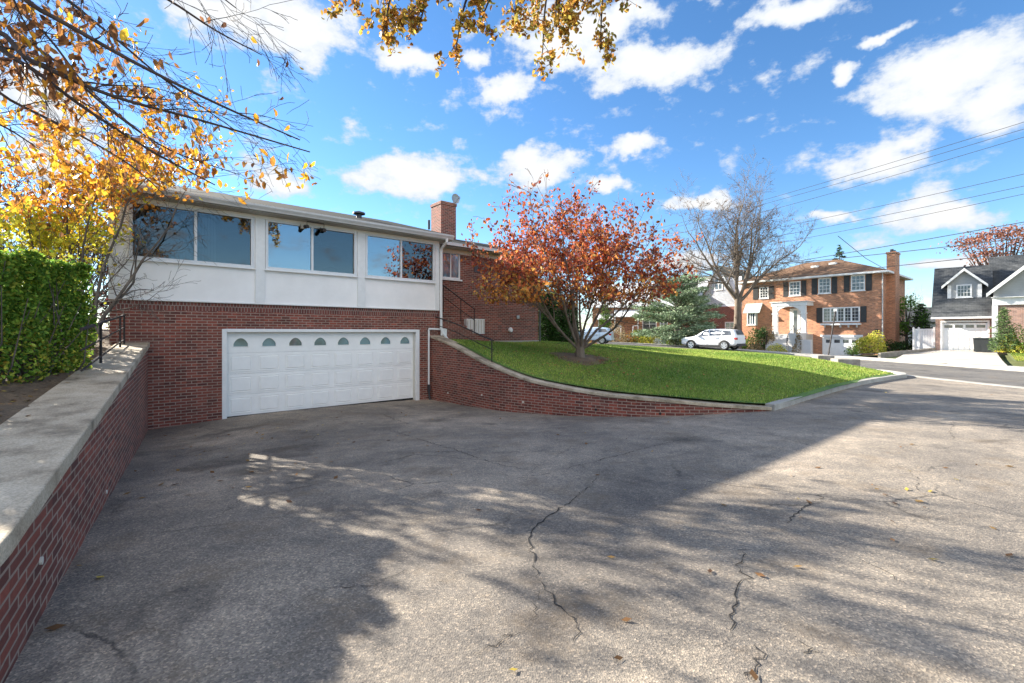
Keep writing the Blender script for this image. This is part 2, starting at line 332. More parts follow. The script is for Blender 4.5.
M = dict(
    brick=brickmat("red_brick", (.275, .074, .05), (.165, .047, .036), (.36, .275, .225)),
    brickorange=brickmat("orange_brick", (.56, .25, .13), (.42, .17, .085), (.52, .40, .30), stain=.35, dark=(.16, .065, .04)),
    brickpink=brickmat("pink_brick", (.40, .24, .19), (.30, .17, .14), (.45, .38, .33), stain=.35, dark=(.2, .11, .09)),
    soldier=brickmat("soldier_brick", (.20, .062, .048), (.15, .048, .038), (.30, .24, .21), w=.0685, h=.208),
    white=simple("white_paint", (.74, .74, .73), .5, var=.07),
    panel=simple("white_panel", (.84, .82, .80), .5, var=.09, scale=1.1),
    offwhite=simple("cream_trim", (.60, .57, .50), .55, var=.1),
    garage=simple("garage_white", (.84, .83, .80), .45, var=.06, scale=3.0),
    gutter=simple("gutter_metal", (.50, .50, .49), .45, var=.1),
    soffit=sidingmat("soffit_vinyl", (.52, .50, .45), .1, True),
    alu=simple("aluminium_frame", (.66, .67, .68), .4, var=.05),
    iron=simple("black_iron", (.03, .022, .02), .75, var=.3),
    darkmetal=simple("dark_metal", (.05, .05, .055), .5, var=.2),
    greymetal=simple("grey_metal", (.32, .33, .34), .45, .3, var=.15),
    concrete=groundmat("cap_concrete", [(.34, (.20, .16, .11)), (.48, (.42, .345, .25)), (.62, (.52, .44, .33)), (.8, (.60, .515, .40))], 2.2, .9, 70.0, .4, .7, .005),
    kerb=groundmat("kerb_concrete", [(.3, (.26, .24, .21)), (.7, (.42, .40, .36))], 2.0, .9, 60.0, .25),
    stone=groundmat("old_stone", [(.3, (.16, .14, .12)), (.7, (.34, .31, .27))], 3.0, .92, 30.0, .3),
    paleconc=groundmat("painted_concrete", [(.3, (.56, .54, .52)), (.7, (.68, .66, .64))], .8, .9, 30.0, .1),
    sidewalk=groundmat("pavement_concrete", [(.3, (.36, .33, .29)), (.7, (.5, .47, .42))], .8, .9, 30.0, .12),
    drivelight=groundmat("driveway_concrete", [(.3, (.38, .34, .29)), (.7, (.5, .455, .40))], .5, .9, 30.0, .12),
    asphalt=asphaltmat("old_asphalt"),
    street=asphaltmat("street_asphalt", (.14, .135, .128), (.19, .18, .165), (.105, .10, .096)),
    lawn=groundmat("lawn_soil", [(.3, (.05, .10, .015)), (.55, (.09, .17, .025)), (.75, (.15, .19, .04))], .6, .95, 25.0, .4),
    farlawn=groundmat("dry_grass", [(.3, (.07, .10, .025)), (.7, (.17, .18, .06))], .4, .95, 20.0, .4),
    dirt=groundmat("garden_dirt", [(.3, (.08, .055, .035)), (.55, (.15, .105, .065)), (.75, (.24, .165, .09))], 2.5, .95, 40.0, .5, .8, .02),
    roofdark=shinglemat("weathered_dark_shingle", (.022, .026, .026), (.034, .038, .037)),
    roofgrey=shinglemat("charcoal_shingle", (.075, .08, .085), (.11, .115, .12)),
    roofbrown=shinglemat("brown_shingle", (.17, .105, .07), (.22, .14, .095)),
    roofgreen=shinglemat("grey_green_shingle", (.16, .17, .15), (.21, .215, .19)),
    siding=sidingmat("grey_siding", (.36, .37, .37), .12),
    sidingwhite=sidingmat("white_siding", (.66, .68, .72), .12),
    shutter=simple("black_shutter", (.035, .035, .035), .6, var=.3),
    glass=glassmat("sunroom_glass", .07, (.42, .46, .47)), glasslight=glassmat("bright_sunroom_glass", .22, (.5, .6, .66)),
    dglass=darkglass("dark_pane", (.035, .04, .045), .10), dglass2=darkglass("blue_pane", (.05, .10, .13), .14),
    bark=barkmat("grey_bark", (.07, .055, .045), (.17, .14, .115)),
    barktan=barkmat("tan_bark", (.16, .11, .08), (.34, .25, .19)),
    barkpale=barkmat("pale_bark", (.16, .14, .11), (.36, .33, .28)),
    twig=barkmat("dark_twig", (.035, .024, .022), (.075, .055, .05)), barkmid=barkmat("brown_grey_bark", (.09, .065, .048), (.21, .165, .125)),
    leaf=leafmat("leaf"), leafnear=leafmat("leaf_near", .42, .45), needle=leafmat("needle", .15, .6), blade=leafmat("grass_blade", .3, .5),
    carwhite=simple("white_car_paint", (.78, .79, .80), .22, var=.02), carblue=simple("pale_blue_car_paint", (.50, .60, .72), .22, var=.02),
    rubber=simple("rubber", (.018, .018, .018), .8), chrome=simple("alloy_rim", (.62, .63, .65), .3, .6, var=.1),
    redlamp=simple("red_lamp", (.38, .03, .03), .2, var=.05), lampclear=simple("clear_lamp", (.7, .72, .75), .12, var=.05),
    bin=simple("dark_bin_plastic", (.035, .04, .042), .55, var=.2),
    crack=simple("crack_shadow", (.022, .02, .019), .95, var=.3),
    room=simple("room_wall", (.42, .40, .37), .8, var=.08), curtain=sidingmat("pleated_curtain", (.62, .60, .54), .09, True),
    awning=simple("white_awning", (.78, .77, .74), .6, var=.06),
)
# ------------------------------------------------------------------ terrain
def tps(ctrl, reg=.3):
    C = np.array(ctrl, float); X = C[:, :2]; Z = C[:, 2]; n = len(C)
    d = np.linalg.norm(X[:, None] - X[None], axis=2); K = np.where(d > 0, d * d * np.log(d + 1e-9), 0) + np.eye(n) * reg
    Pm = np.hstack([np.ones((n, 1)), X]); A = np.zeros((n + 3, n + 3)); A[:n, :n] = K; A[:n, n:] = Pm; A[n:, :n] = Pm.T
    w = np.linalg.solve(A, np.concatenate([Z, np.zeros(3)]))
    def f(x, y):
        x = np.atleast_1d(np.asarray(x, float)); y = np.atleast_1d(np.asarray(y, float))
        sh = x.shape; q = np.stack([x.ravel(), y.ravel()], 1)
        dd = np.linalg.norm(q[:, None] - X[None], axis=2); k = np.where(dd > 0, dd * dd * np.log(dd + 1e-9), 0)
        r = (k @ w[:n] + w[n] + q @ w[n + 1:]).reshape(sh)
        return r if r.size > 1 else float(r.ravel()[0])
    return f
ring = [(120 * math.cos(a), 30 + 120 * math.sin(a), -1.6) for a in np.linspace(0, 2 * math.pi, 13)[:-1]]
gz = tps([(-8.3,10.3,-2.23),(-7.1,11.45,-2.15),(-3,14.9,-2.2),(-2.7,15.2,-2.24),(-.6,12.7,-2.13),(1.2,11.4,-2.05),(2.64,10.2,-1.9),(5.8,10.2,-1.75),
          (-2.3,2.06,-1.6),(0,0,-1.55),(3,3,-1.58),(10,5,-1.65),(12.8,16.2,-1.8),(16.8,19,-1.87),(16.8,14,-1.85),(25.3,22.7,-1.9),(23,31.8,-1.87),(18,38,-1.57),(16,40.4,-1.42),
          (8.6,43,-1.1),(-3,46,-1.1),(-5.3,6.25,-1.915),(0,-10,-1.5),(10,-8,-1.55),(-8,-8,-1.5),(20,2,-1.8),(27,5,-1.8),(27.5,44,-2.25),(31,40.5,-2.0),(24.6,49.2,-2.05),
          (33.6,36,-1.45),(37,32,-1.45),(31,30,-1.7),(22,45,-1.8),(12,50,-1.1),(45,55,-1.6),(5,25,-1.6),(-6,25,-1.6)] + ring)
lz = tps([(-2.2,15.0,-.28),(-.95,13.2,-.68),(.35,11.9,-1.12),(1.97,10.75,-1.33),(3.4,10.2,-1.42),(4.95,10.2,-1.55),(5.8,10.3,-1.62),(12.8,16.4,-1.68),(16,18.9,-1.76),
          (2.2,15,-.85),(-.5,18.9,-.43),(1.2,19.9,-.44),(5.7,30,-.86),(11.4,28,-1.12),(13.5,25,-1.18),(14.4,22.5,-1.3),(15.2,20.3,-1.55),(0,30,-.7),(-6,32,-.7),(2,38,-1.02),(8.5,35,-1.12),(12,33,-1.32),
          (7,14.5,-1.15),(7,20,-.98),(10.5,18,-1.3)] + [(((px_-CX)/F*D_)+.3, D_+.36, (HY-pt_)/F*D_+.035) for px_, _b, pt_, D_ in [(452,405,344,14.2),(500,411,368,12.35),(528,413.5,378.5,11.8),(560,415.5,385.7,11.25),(596,416.5,392,10.75),(631,416.7,396,10.35),(701,413,402.3,10.1),(736,412,405,10.15)]] + [(8.5,12.75,-1.60),(10.7,14.6,-1.62),(14.3,17.5,-1.68)], .02)
def gp(px, py, f=None):
    """ground point seen at a pixel"""
    f = f or gz; lo, hi = .5, 200
    for _ in range(60):
        D = (lo + hi) / 2; z = (HY - py) / F * D
        if z < f((px - CX) / F * D, D): hi = D
        else: lo = D
    return Vector(((px - CX) / F * D, D, (HY - py) / F * D))

def inpoly(x, y, poly):
    x = np.asarray(x); y = np.asarray(y); c = np.zeros(x.shape, bool); n = len(poly)
    for i in range(n):
        (xa, ya), (xb, yb) = poly[i], poly[(i + 1) % n]
        if ya == yb: continue
        t = ((ya > y) != (yb > y)) & (x < (xb - xa) * (y - ya) / (yb - ya) + xa); c ^= t
    return c

def catmull(P, n=8):
    P = [Vector(p) for p in P]; Q = [P[0] * 2 - P[1]] + P + [P[-1] * 2 - P[-2]]; out = []
    for i in range(1, len(Q) - 2):
        for k in range(n):
            t = k / n; a, b, c, d = Q[i-1], Q[i], Q[i+1], Q[i+2]
            out.append(.5 * ((2 * b) + (c - a) * t + (2 * a - 5 * b + 4 * c - d) * t * t + (3 * b - a - 3 * c + d) * t ** 3))
    out.append(P[-1]); return out

def sheet(name, poly, zf, off, mat, step=.5, kind='structure'):
    """polygon in plan draped on a height function: clipped triangulated sheet"""
    bm = bmesh.new(); vs = [bm.verts.new((p[0], p[1], 0)) for p in poly]; bm.faces.new(vs)
    xs = [p[0] for p in poly]; ys = [p[1] for p in poly]
    for ax, lo, hi in ((0, min(xs), max(xs)), (1, min(ys), max(ys))):
        k = math.floor(lo / step) * step + step
        while k < hi:
            co = (k, 0, 0) if ax == 0 else (0, k, 0); no = (1, 0, 0) if ax == 0 else (0, 1, 0)
            bmesh.ops.bisect_plane(bm, geom=bm.verts[:] + bm.edges[:] + bm.faces[:], plane_co=co, plane_no=no, dist=1e-4); k += step
    bm.normal_update()
    if bm.faces and sum(f.normal.z for f in bm.faces) < 0: bmesh.ops.reverse_faces(bm, faces=bm.faces[:])
    co = np.array([v.co[:] for v in bm.verts]); z = zf(co[:, 0], co[:, 1])
    for v, q in zip(bm.verts, z): v.co.z = q + off
    me = bpy.data.meshes.new(name); bm.to_mesh(me); bm.free(); me.materials.append(mat)
    for p in me.polygons: p.use_smooth = True
    o = link(bpy.data.objects.new(name, me)); tag(o, kind=kind); return o

def ribbon(name, path, w0, w1, zf, z0, h, mat, parent=None):
    """solid strip along a plan path: from w0 to w1 to its left side, top at zf+z0, thickness h"""
    P = [Vector((p[0], p[1])) for p in path]; mb = MB(); A = []; s = 0
    for i, p in enumerate(P):
        d = (P[min(i + 1, len(P) - 1)] - P[max(i - 1, 0)]).normalized(); n = Vector((-d.y, d.x))
        a, b = p + n * w0, p + n * w1
        if i: s += (p - P[i - 1]).length
        A.append((a, b, zf(p.x, p.y) + z0, s))
    for (a, b, z, s), (c, d, z2, s2) in zip(A, A[1:]):
        mb.face([(a.x,a.y,z),(c.x,c.y,z2),(d.x,d.y,z2),(b.x,b.y,z)][::-1]); mb.face([(a.x,a.y,z),(a.x,a.y,z-h),(c.x,c.y,z2-h),(c.x,c.y,z2)], [(s,z),(s,z-h),(s2,z2-h),(s2,z2)])
        mb.face([(b.x,b.y,z),(d.x,d.y,z2),(d.x,d.y,z2-h),(b.x,b.y,z-h)], [(s,z),(s2,z2),(s2,z2-h),(s,z-h)])
    for (a, b, z, s), fl in ((A[0], 0), (A[-1], 1)):
        q = [(a.x,a.y,z),(b.x,b.y,z),(b.x,b.y,z-h),(a.x,a.y,z-h)]; mb.face(q[::-1] if fl else q)
    return mb.build(name, mat, parent, bevel=.012)

# big ground sheet
def nonuni(lo, hi, c, n): 
    t = np.linspace(-1, 1, n); s = np.sign(t) * np.abs(t) ** 2.4; return np.where(s < 0, c + s * (c - lo), c + s * (hi - c))
gx = nonuni(-900, 900, 8, 111); gy = nonuni(-500, 1500, 20, 111); GX, GY = np.meshgrid(gx, gy)
def farz(x, y):
    r = np.hypot(x - 8, y - 25); k = np.clip((r - 75) / 40, 0, 1); return gz(x, y) * (1 - k) + -1.6 * k
Z = farz(GX, GY) - .12
idx = np.arange(GX.size).reshape(GX.shape)
fc = np.stack([idx[:-1, :-1], idx[:-1, 1:], idx[1:, 1:], idx[1:, :-1]], -1).reshape(-1, 4)
g = fast_mesh("ground", np.stack([GX, GY, Z], -1).reshape(-1, 3), fc, 4, M["farlawn"], smooth=True); tag(g, kind="structure")

# ---- the curved retaining wall in front of the lawn
CW = [(430,400,335,15.25),(452,405,344,14.2),(478,408.5,358,13.05),(500,411,368,12.35),(528,413.5,378.5,11.8),(560,415.5,385.7,11.25),(596,416.5,392,10.75),(631,416.7,396,10.35),(666,415.5,399,10.15),(701,413,402.3,10.1),(736,412,405,10.15),(771,410.9,407,10.25)]
CWP = []
for px, pb, pt, D in CW: CWP.append(Vector(((px - CX) / F * D, D, (HY - pt) / F * D)))
CWS = catmull(CWP, 6)
# ---- the left retaining wall
LA = Vector((-8.27, 10.45)); LB = Vector((-2.29, 2.06)); WD = (LA - LB).normalized(); WN = Vector((-WD.y, WD.x))   # WN points away from the drive (left)
LLEN = (LA - LB).length
LPTS = [Vector((-.25, -2.2)), Vector((-.75, -.3))] + [LB + WD * (LLEN * t) for t in np.linspace(0, 1, 9)]
def capz(p):            # underside of the cap along the left wall
    t = (Vector((p[0], p[1])) - LB).dot(WD) / LLEN
    return -1.0 + .67 * t if t > 0 else -1.0 + .35 * t

LAWN = [(p.x + .12, p.y + .16) for p in CWS] + [(5.95, 10.35), (12.75, 16.35), (15.9, 18.95), (15.6, 21), (15.1, 24), (14.3, 28), (12.6, 32.2), (9.2, 36), (3.5, 38.6), (-6, 41), (-14, 40), (-10, 22), (-2.8, 16.6)]
def lawnz(x, y): return lz(x, y)
drive = sheet("driveway", [(-9.2,-14),(17.2,-14),(17.2,20.2),(16.2,20.2),(5.0,11.6),(-1.5,16.6),(-4,15.4),(-9.4,10.7)], gz, 0, M["asphalt"], .6)
lawn = sheet("lawn", LAWN, lz, -.005, M["lawn"], .6)
SC_ = [(20.95,-30),(20.95,5),(20.95,15),(20.6,24),(19.3,31),(15.8,36.8),(10.2,40.3),(2,43),(-12,46),(-40,50)]
SCP = [Vector((p[0], p[1])) for p in catmull([(a, b, 0) for a, b in SC_], 6)]
def offset(path, w):
    out = []
    for i, p in enumerate(path):
        d = (path[min(i + 1, len(path) - 1)] - path[max(i - 1, 0)]).normalized(); out.append(p + Vector((-d.y, d.x)) * w)
    return out
near = offset(SCP, 3.78); far = offset(SCP, -3.78)
street = sheet("street", [tuple(p) for p in near] + [tuple(p) for p in far[::-1]], gz, .004, M["street"], 1.5)
nb = [p for p in near if p.y > 21]
gut = ribbon("gutter_strip", [(17.1, y) for y in np.linspace(-14, 20.3, 24)], -.12, .3, gz, .016, .1, M["kerb"]); tag(gut, kind="structure")
kn = ribbon("street_kerb", nb, 0, .18, gz, .12, .3, M["kerb"]); tag(kn, kind="structure")
kf = ribbon("street_kerb", [p for p in far if not (27.5 < p.x and p.y < 31)], -.18, 0, gz, .11, .3, M["kerb"]); tag(kf, kind="structure")
sw = ribbon("sidewalk", nb, .18, 1.75, gz, .125, .12, M["sidewalk"]); tag(sw, kind="structure")
swf = ribbon("sidewalk", far, -3.0, -1.5, gz, .05, .12, M["sidewalk"]); tag(swf, kind="structure")
# kerb of the lawn corner, driveway side
kp = [(5.84, 10.22)] + [(5.84 + (16.1 - 5.84) * t, 10.22 + (18.75 - 10.22) * t + .35 * math.sin(t * math.pi)) for t in np.linspace(.06, 1, 16)] + [(16.75, 19.6), (16.95, 20.4), (17.0, 21.5)]
kb = ribbon("lawn_kerb", kp, 0, .2, gz, .14, .3, M["kerb"]); tag(kb, kind="structure")

# ---- garden bed behind the left wall
bt = np.linspace(-3.5, 32, 60); bw = np.concatenate([np.linspace(.36, 3, 14), np.linspace(3.6, 40, 20)])
BT, BW = np.meshgrid(bt, bw)
def bedz(t, w):
    tt = np.clip(t / LLEN, -.3, 1.3); z = -1.0 + .67 * tt + .04
    return z + .10 * np.clip(w - .36, 0, 2) + .03 * np.sin(t * 2.1 + w * 3) + .02 * np.sin(t * 5.3 - w * 4)
BX = LB.x + WD.x * BT + WN.x * BW; BY = LB.y + WD.y * BT + WN.y * BW
idx = np.arange(BX.size).reshape(BX.shape); fc = np.stack([idx[:-1, :-1], idx[:-1, 1:], idx[1:, 1:], idx[1:, :-1]], -1).reshape(-1, 4)[:, ::-1]
bed = fast_mesh("garden_soil", np.stack([BX, BY, bedz(BT, BW)], -1).reshape(-1, 3), fc, 4, M["dirt"], smooth=True); tag(bed, kind="structure")

def rebase(root, z):
    root.location.z += z
    for c in root.children: c.location.z -= z

# left wall object
def lwall():
    r = empty("retaining_wall", (0, 0, 0)); tag(r, "straight brick retaining wall with wide concrete cap at the left of the driveway", "retaining wall")
    mb = MB(); s = 0
    for a, b in zip(LPTS, LPTS[1:]):
        n = Vector((-(b - a).normalized().y, (b - a).normalized().x)); s2 = s + (b - a).length; za, zb = capz(a), capz(b)
        ga, gb = gz(a.x, a.y) - .25, gz(b.x, b.y) - .25
        mb.face([(a.x,a.y,ga),(a.x,a.y,za),(b.x,b.y,zb),(b.x,b.y,gb)], [(s*.72,ga),(s*.72,za),(s2*.72,zb),(s2*.72,gb)])
        A, B = a + n * .3, b + n * .3
        mb.face([(A.x,A.y,ga),(B.x,B.y,gb),(B.x,B.y,zb),(A.x,A.y,za)], [(s,ga),(s2,gb),(s2,zb),(s,za)])
        mb.face([(a.x,a.y,za),(A.x,A.y,za),(B.x,B.y,zb),(b.x,b.y,zb)]); s = s2
    mb.build("brick_face", M["brick"], r)
    ribbon("concrete_cap", LPTS, -.035, .54, lambda x, y: capz((x, y)), .10, .10, M["concrete"], r)
    for px, py in ((40, 561), (106, 492)):
        d = Vector(((px - CX) / F, 1.0)); t = (LB.x * WD.y - LB.y * WD.x) / (d.x * WD.y - d.y * WD.x); p = d * t; z = (HY - py) / F * t
        mb = MB(); q = Vector((p.x, p.y, z)); n3 = Vector((-WN.x, -WN.y, 0)); mb.tube([q - n3 * .05, q + n3 * .012], .022, 10); mb.build("weep_pipe", M["offwhite"], r)
    rebase(r, -1.6)
lwall()
def cwall():
    r = empty("retaining_wall", (CWS[20].x, CWS[20].y, 0)); 
    tag(r, "curved brick retaining wall sweeping down in front of the lawn beside the garage", "retaining wall")
    def lo(o): o.location = (-CWS[20].x, -CWS[20].y, 0); return o
    mb = MB(); s = 0; P = CWS
    nn = []
    for i, p in enumerate(P):
        d = (P[min(i+1, len(P)-1)] - P[max(i-1, 0)]); d = Vector((d.x, d.y, 0)).normalized(); nn.append(Vector((-d.y, d.x, 0)))
    for i in range(len(P) - 1):
        a, b = P[i], P[i+1]; s2 = s + math.hypot(b.x-a.x, b.y-a.y); ga, gb = gz(a.x,a.y)-.25, gz(b.x,b.y)-.25; za, zb = a.z-.075, b.z-.075
        mb.face([(a.x,a.y,ga),(b.x,b.y,gb),(b.x,b.y,zb),(a.x,a.y,za)], [(s,ga),(s2,gb),(s2,zb),(s,za)])
        A, B = a + nn[i]*.3, b + nn[i+1]*.3
        mb.face([(A.x,A.y,ga),(A.x,A.y,za),(B.x,B.y,zb),(B.x,B.y,gb)], [(s,ga),(s,za),(s2,zb),(s2,gb)]); s = s2
    mb.face([(P[-1].x,P[-1].y,P[-1].z-.075),(P[-1].x,P[-1].y,P[-1].z-.6),(B.x,B.y,P[-1].z-.6),(B.x,B.y,P[-1].z-.075)])
    lo(mb.build("brick_face", M["brick"], r))
    mb = MB(); A = []
    for i, p in enumerate(P): A.append((p - nn[i]*.035, p + nn[i]*.36))
    for (a, b), (c, d) in zip(A, A[1:]):
        u = Vector((0,0,.075)); mb.face([a, c, d, b]); mb.face([a-u, c-u, c, a]); mb.face([b-u, b, d, d-u]); mb.face([a-u, b-u, d-u, c-u])
    a, b = A[0]; mb.face([a, b, b-u, a-u]); a, b = A[-1]; mb.face([a, a-u, b-u, b])
    lo(mb.build("concrete_cap", M["concrete"], r, bevel=.012))
    for px, py, mt in ((450,393,"offwhite"),(480,395,"offwhite"),(525,402,"offwhite"),(596,409.6,"rubber"),(661,416.0,"rubber")):
        best = min(range(len(P)), key=lambda i: abs(CX + F * P[i].x / P[i].y - px)); q = P[best].copy(); q.z = (HY - py) / F * q.y
        if q.z < gz(q.x, q.y) + .05: q.z = gz(q.x, q.y) + .06
        m2 = MB(); m2.tube([q + nn[best]*.05, q - nn[best]*.015], .028, 10); lo(m2.build("weep_pipe", M[mt], r))
    rebase(r, -2.1)
cwall()

# ------------------------------------------------------------------ house frames
class Frame:
    def __init__(s, ox, oy, ux, uy, z=0):
        l = math.hypot(ux, uy); s.O = Vector((ox, oy)); s.u = Vector((ux / l, uy / l)); s.v = Vector((-s.u.y, s.u.x)); s.rz = math.atan2(s.u.y, s.u.x)
    def x(s, px, y=0):
        k = (px - CX) / F; bx, by = s.O.x + y * s.v.x, s.O.y + y * s.v.y
        return (k * by - bx) / (s.u.x - k * s.u.y)
    def D(s, x, y=0): return s.O.y + x * s.u.y + y * s.v.y
    def z(s, px, py, y=0): return (HY - py) / F * s.D(s.x(px, y), y)
    def world(s, x, y, z=0): p = s.O + s.u * x + s.v * y; return Vector((p.x, p.y, z))

def window(root, x0, x1, z0, z1, y, nx=1, nz=1, fmat="white", gmat="dglass", fw=.06, mw=.03, depth=.05, sill=True, panes=None, sash=False):
    """frame + muntins as one part, each light a pane sub-part"""
    mb = MB()
    mb.box(x0, x0+fw, y, y+depth, z0, z1); mb.box(x1-fw, x1, y, y+depth, z0, z1)
    mb.box(x0+fw, x1-fw, y, y+depth, z0, z0+fw); mb.box(x0+fw, x1-fw, y, y+depth, z1-fw, z1)
    w = (x1-x0-2*fw)/nx; h = (z1-z0-2*fw)/nz
    for i in range(1, nx): mb.box(x0+fw+w*i-mw/2, x0+fw+w*i+mw/2, y+.008, y+depth-.004, z0+fw, z1-fw)
    for j in range(1, nz):
        k = mw * (1.6 if sash and j == nz // 2 else 1)
        mb.box(x0+fw, x1-fw, y+.01, y+depth-.008, z0+fw+h*j-k/2, z0+fw+h*j+k/2)
    f = mb.build("window", M[fmat], root, bevel=.004)
    mb = MB(); mb.box(x0+fw*.5, x1-fw*.5, y+depth*.5, y+depth*.5+.006, z0+fw*.5, z1-fw*.5); mb.build("pane", M[gmat], f)
    if sill:
        mb = MB(); mb.box(x0-.06, x1+.06, y-.07, y+.03, z0-.06, z0-.003); mb.build("sill", M[fmat], f, bevel=.006)
    return f

# ------------------------------------------------------------------ HOUSE A (near, garage under sunroom)
A = Frame(-7.09, 11.45, .762, .648)
ha = empty("brick_house", (A.O.x, A.O.y, 0), A.rz)
tag(ha, "low brick house with white glazed sunroom over a wide white garage door", "house")
XL = A.x(109.5); XR = A.x(438); BT_ = .71; MY = 1.2; XM = A.x(538.5, MY); DEP = 8.6
DX0, DX1 = 0.0, A.x(415.8)
# brick base wall of the wing with garage opening
mb = MB(); mb.wall(XL, XR, -2.6, BT_-.2, [(DX0-.11, DX1+.13, -2.6, .06)], 0, .2)
mb.wall(XR, XR, 0, 0) if False else None
mb.face([(XL,DEP,-2.6),(XL,0,-2.6),(XL,0,BT_),(XL,DEP,BT_)]); mb.face([(XR,0,-2.6),(XR,DEP,-2.6),(XR,DEP,BT_),(XR,0,BT_)])
mb.face([(XR,DEP,-2.6),(XL,DEP,-2.6),(XL,DEP,3.0),(XR,DEP,3.0)]); mb.face([(XL,0.01,BT_-.01),(XR,0.01,BT_-.01),(XR,DEP,BT_-.01),(XL,DEP,BT_-.01)])
mb.build("brick_wall", M["brick"], ha)
mb = MB(); mb.face([(XL,0,BT_-.2),(XR,0,BT_-.2),(XR,0,BT_),(XL,0,BT_)]); mb.build("soldier_course", M["soldier"], ha)
# garage door
mb = MB(); y = -.012
mb.box(DX0-.11, DX0-.005, y, .1, -2.19, .075); mb.box(DX1+.01, DX1+.13, y, .1, -2.25, .075); mb.box(DX0-.005, DX1+.01, y, .1, -.005, .075)
mb.build("door_frame", M["white"], ha, bevel=.006)
mb = MB(); mb.box(DX1-.03, DX1+.01, .101, .2, -2.2, -.005); mb.box(DX0-.11, DX1+.13, .09, .1, .076, .0765); mb.build("door_jamb", M["offwhite"], ha)
dw = (DX1 - DX0 + .02) / 8; dh = 2.13 / 4
mb = MB(); Y0 = .13; panes = []
for r in range(4):
    z0 = -2.13 + dh * r; z1 = z0 + dh - .004
    mb.box(DX0-.03, DX1+.02, Y0+.006, Y0+.045, z0, z1) if r < 3 else None
    for c in range(8):
        xa = DX0 - .01 + dw * c; xb = xa + dw
        if r < 3:
            a, b, cc, d = xa+.09, xb-.09, z0+.075, z1-.075
            # raised panel: outer moulding + bevelled field
            i = .035
            o4 = [(a,Y0+.006,cc),(b,Y0+.006,cc),(b,Y0+.006,d),(a,Y0+.006,d)]; n4 = [(a+.012,Y0+.02,cc+.012),(b-.012,Y0+.02,cc+.012),(b-.012,Y0+.02,d-.012),(a+.012,Y0+.02,d-.012)]
            m4 = [(a+.03,Y0-.010,cc+.03),(b-.03,Y0-.010,cc+.03),(b-.03,Y0-.010,d-.03),(a+.03,Y0-.010,d-.03)]
            o4 = [(p[0], Y0-.001, p[2]) for p in o4]; n4 = [(p[0], Y0+.005, p[2]) for p in n4]
            for k in range(4): mb.face([o4[k], o4[(k+1)%4], n4[(k+1)%4], n4[k]]); mb.face([n4[k], n4[(k+1)%4], m4[(k+1)%4], m4[k]])
            mb.face(m4)
            for q in ((a,b,cc-.02,cc),(a,b,d,d+.02)): mb.box(q[0]-.02, q[1]+.02, Y0-.004, Y0+.005, q[2], q[3])
            for q in ((a-.02,a,cc,d),(b,b+.02,cc,d)): mb.box(q[0], q[1], Y0-.004, Y0+.005, q[2], q[3])
        else:
            # arched light
            mid = (xa+xb)/2; w = .162; zb = z0+.16; zt = z0+.225
            arch = [(mid-w, zb), (mid+w, zb)] + [(mid + w*math.cos(t), zt + (.15*math.sin(t)**1.6)) for t in np.linspace(0, math.pi, 11)]
            panes.append(arch)
            n = len(arch)
            yf = Y0+.006; q4 = lambda a_, b_, c_, d_: mb.face([(a_,yf,c_),(b_,yf,c_),(b_,yf,d_),(a_,yf,d_)])
            q4(xa, mid-w, z0, z1); q4(mid+w, xb, z0, z1); q4(mid-w, mid+w, z0, zb)
            top_ = arch[2:]
            for (ax_, az_), (bx_, bz_) in zip(top_, top_[1:]): mb.face([(bx_,yf,bz_),(ax_,yf,az_),(ax_,yf,z1),(bx_,yf,z1)])
            for k in range(n):
                j = (k+1) % n; mb.face([(arch[k][0],yf,arch[k][1]),(arch[j][0],yf,arch[j][1]),(arch[j][0],Y0+.04,arch[j][1]),(arch[k][0],Y0+.04,arch[k][1])])
            fr = [(mid+(p[0]-mid)*1.12, (zb+zt)/2+(p[1]-(zb+zt)/2)*1.14) for p in arch]
            for k in range(n):
                j = (k+1) % n; mb.face([(arch[k][0],Y0-.006,arch[k][1]),(fr[k][0],Y0-.006,fr[k][1]),(fr[j][0],Y0-.006,fr[j][1]),(arch[j][0],Y0-.006,arch[j][1])]); mb.face([(fr[k][0],Y0-.006,fr[k][1]),(fr[k][0],Y0+.006,fr[k][1]),(fr[j][0],Y0+.006,fr[j][1]),(fr[j][0],Y0-.006,fr[j][1])])
gd = mb.build("garage_door", M["garage"], ha)
for ar in panes:
    mb = MB(); mb.prism(ar, Y0+.022, Y0+.028); mb.build("door_pane", M["dglass2"], gd)
    mb = MB(); mb.box(DX0-.05, DX1+.04, .2, .23, -2.4, -.0); mb.build("door_backing", M["darkmetal"], ha)
mb = MB(); mb.box(DX0-.02, DX1+.02, .125, .17, -2.185, -2.132); mb.build("door_seal", M["rubber"], gd)

# sunroom storey (white)
zs, ze = BT_, 3.02
px_b = [(130.0, 252.6), (266.0, 355.2), (365.6, 433.6)]; bays = [(A.x(a), A.x(b)) for a, b in px_b]; WZ0, WZ1 = 1.66, 2.93
mb = MB(); mb.wall(XL, XR, zs, ze, [(a, b, WZ0, WZ1) for a, b in bays], -.02, .1)
mb.face([(XL,DEP,zs),(XL,-.02,zs),(XL,-.02,ze),(XL,DEP,ze)]); mb.face([(XR,-.02,zs),(XR,DEP,zs),(XR,DEP,ze+1.2),(XR,-.02,ze)])
mb.face([(XL,-.02,zs),(XL,0.0,zs),(XR,0.0,zs),(XR,-.02,zs)])
mb.build("panel_wall", M["panel"], ha)
mb = MB(); mb.box(XL-.02, XR+.02, -.055, -.0205, zs+.005, zs+.035)
mb.box(XL-.02, XR+.02, -.045, -.0205, ze-.085, ze-.002)
mb.build("white_trim", M["white"], ha, bevel=.004)
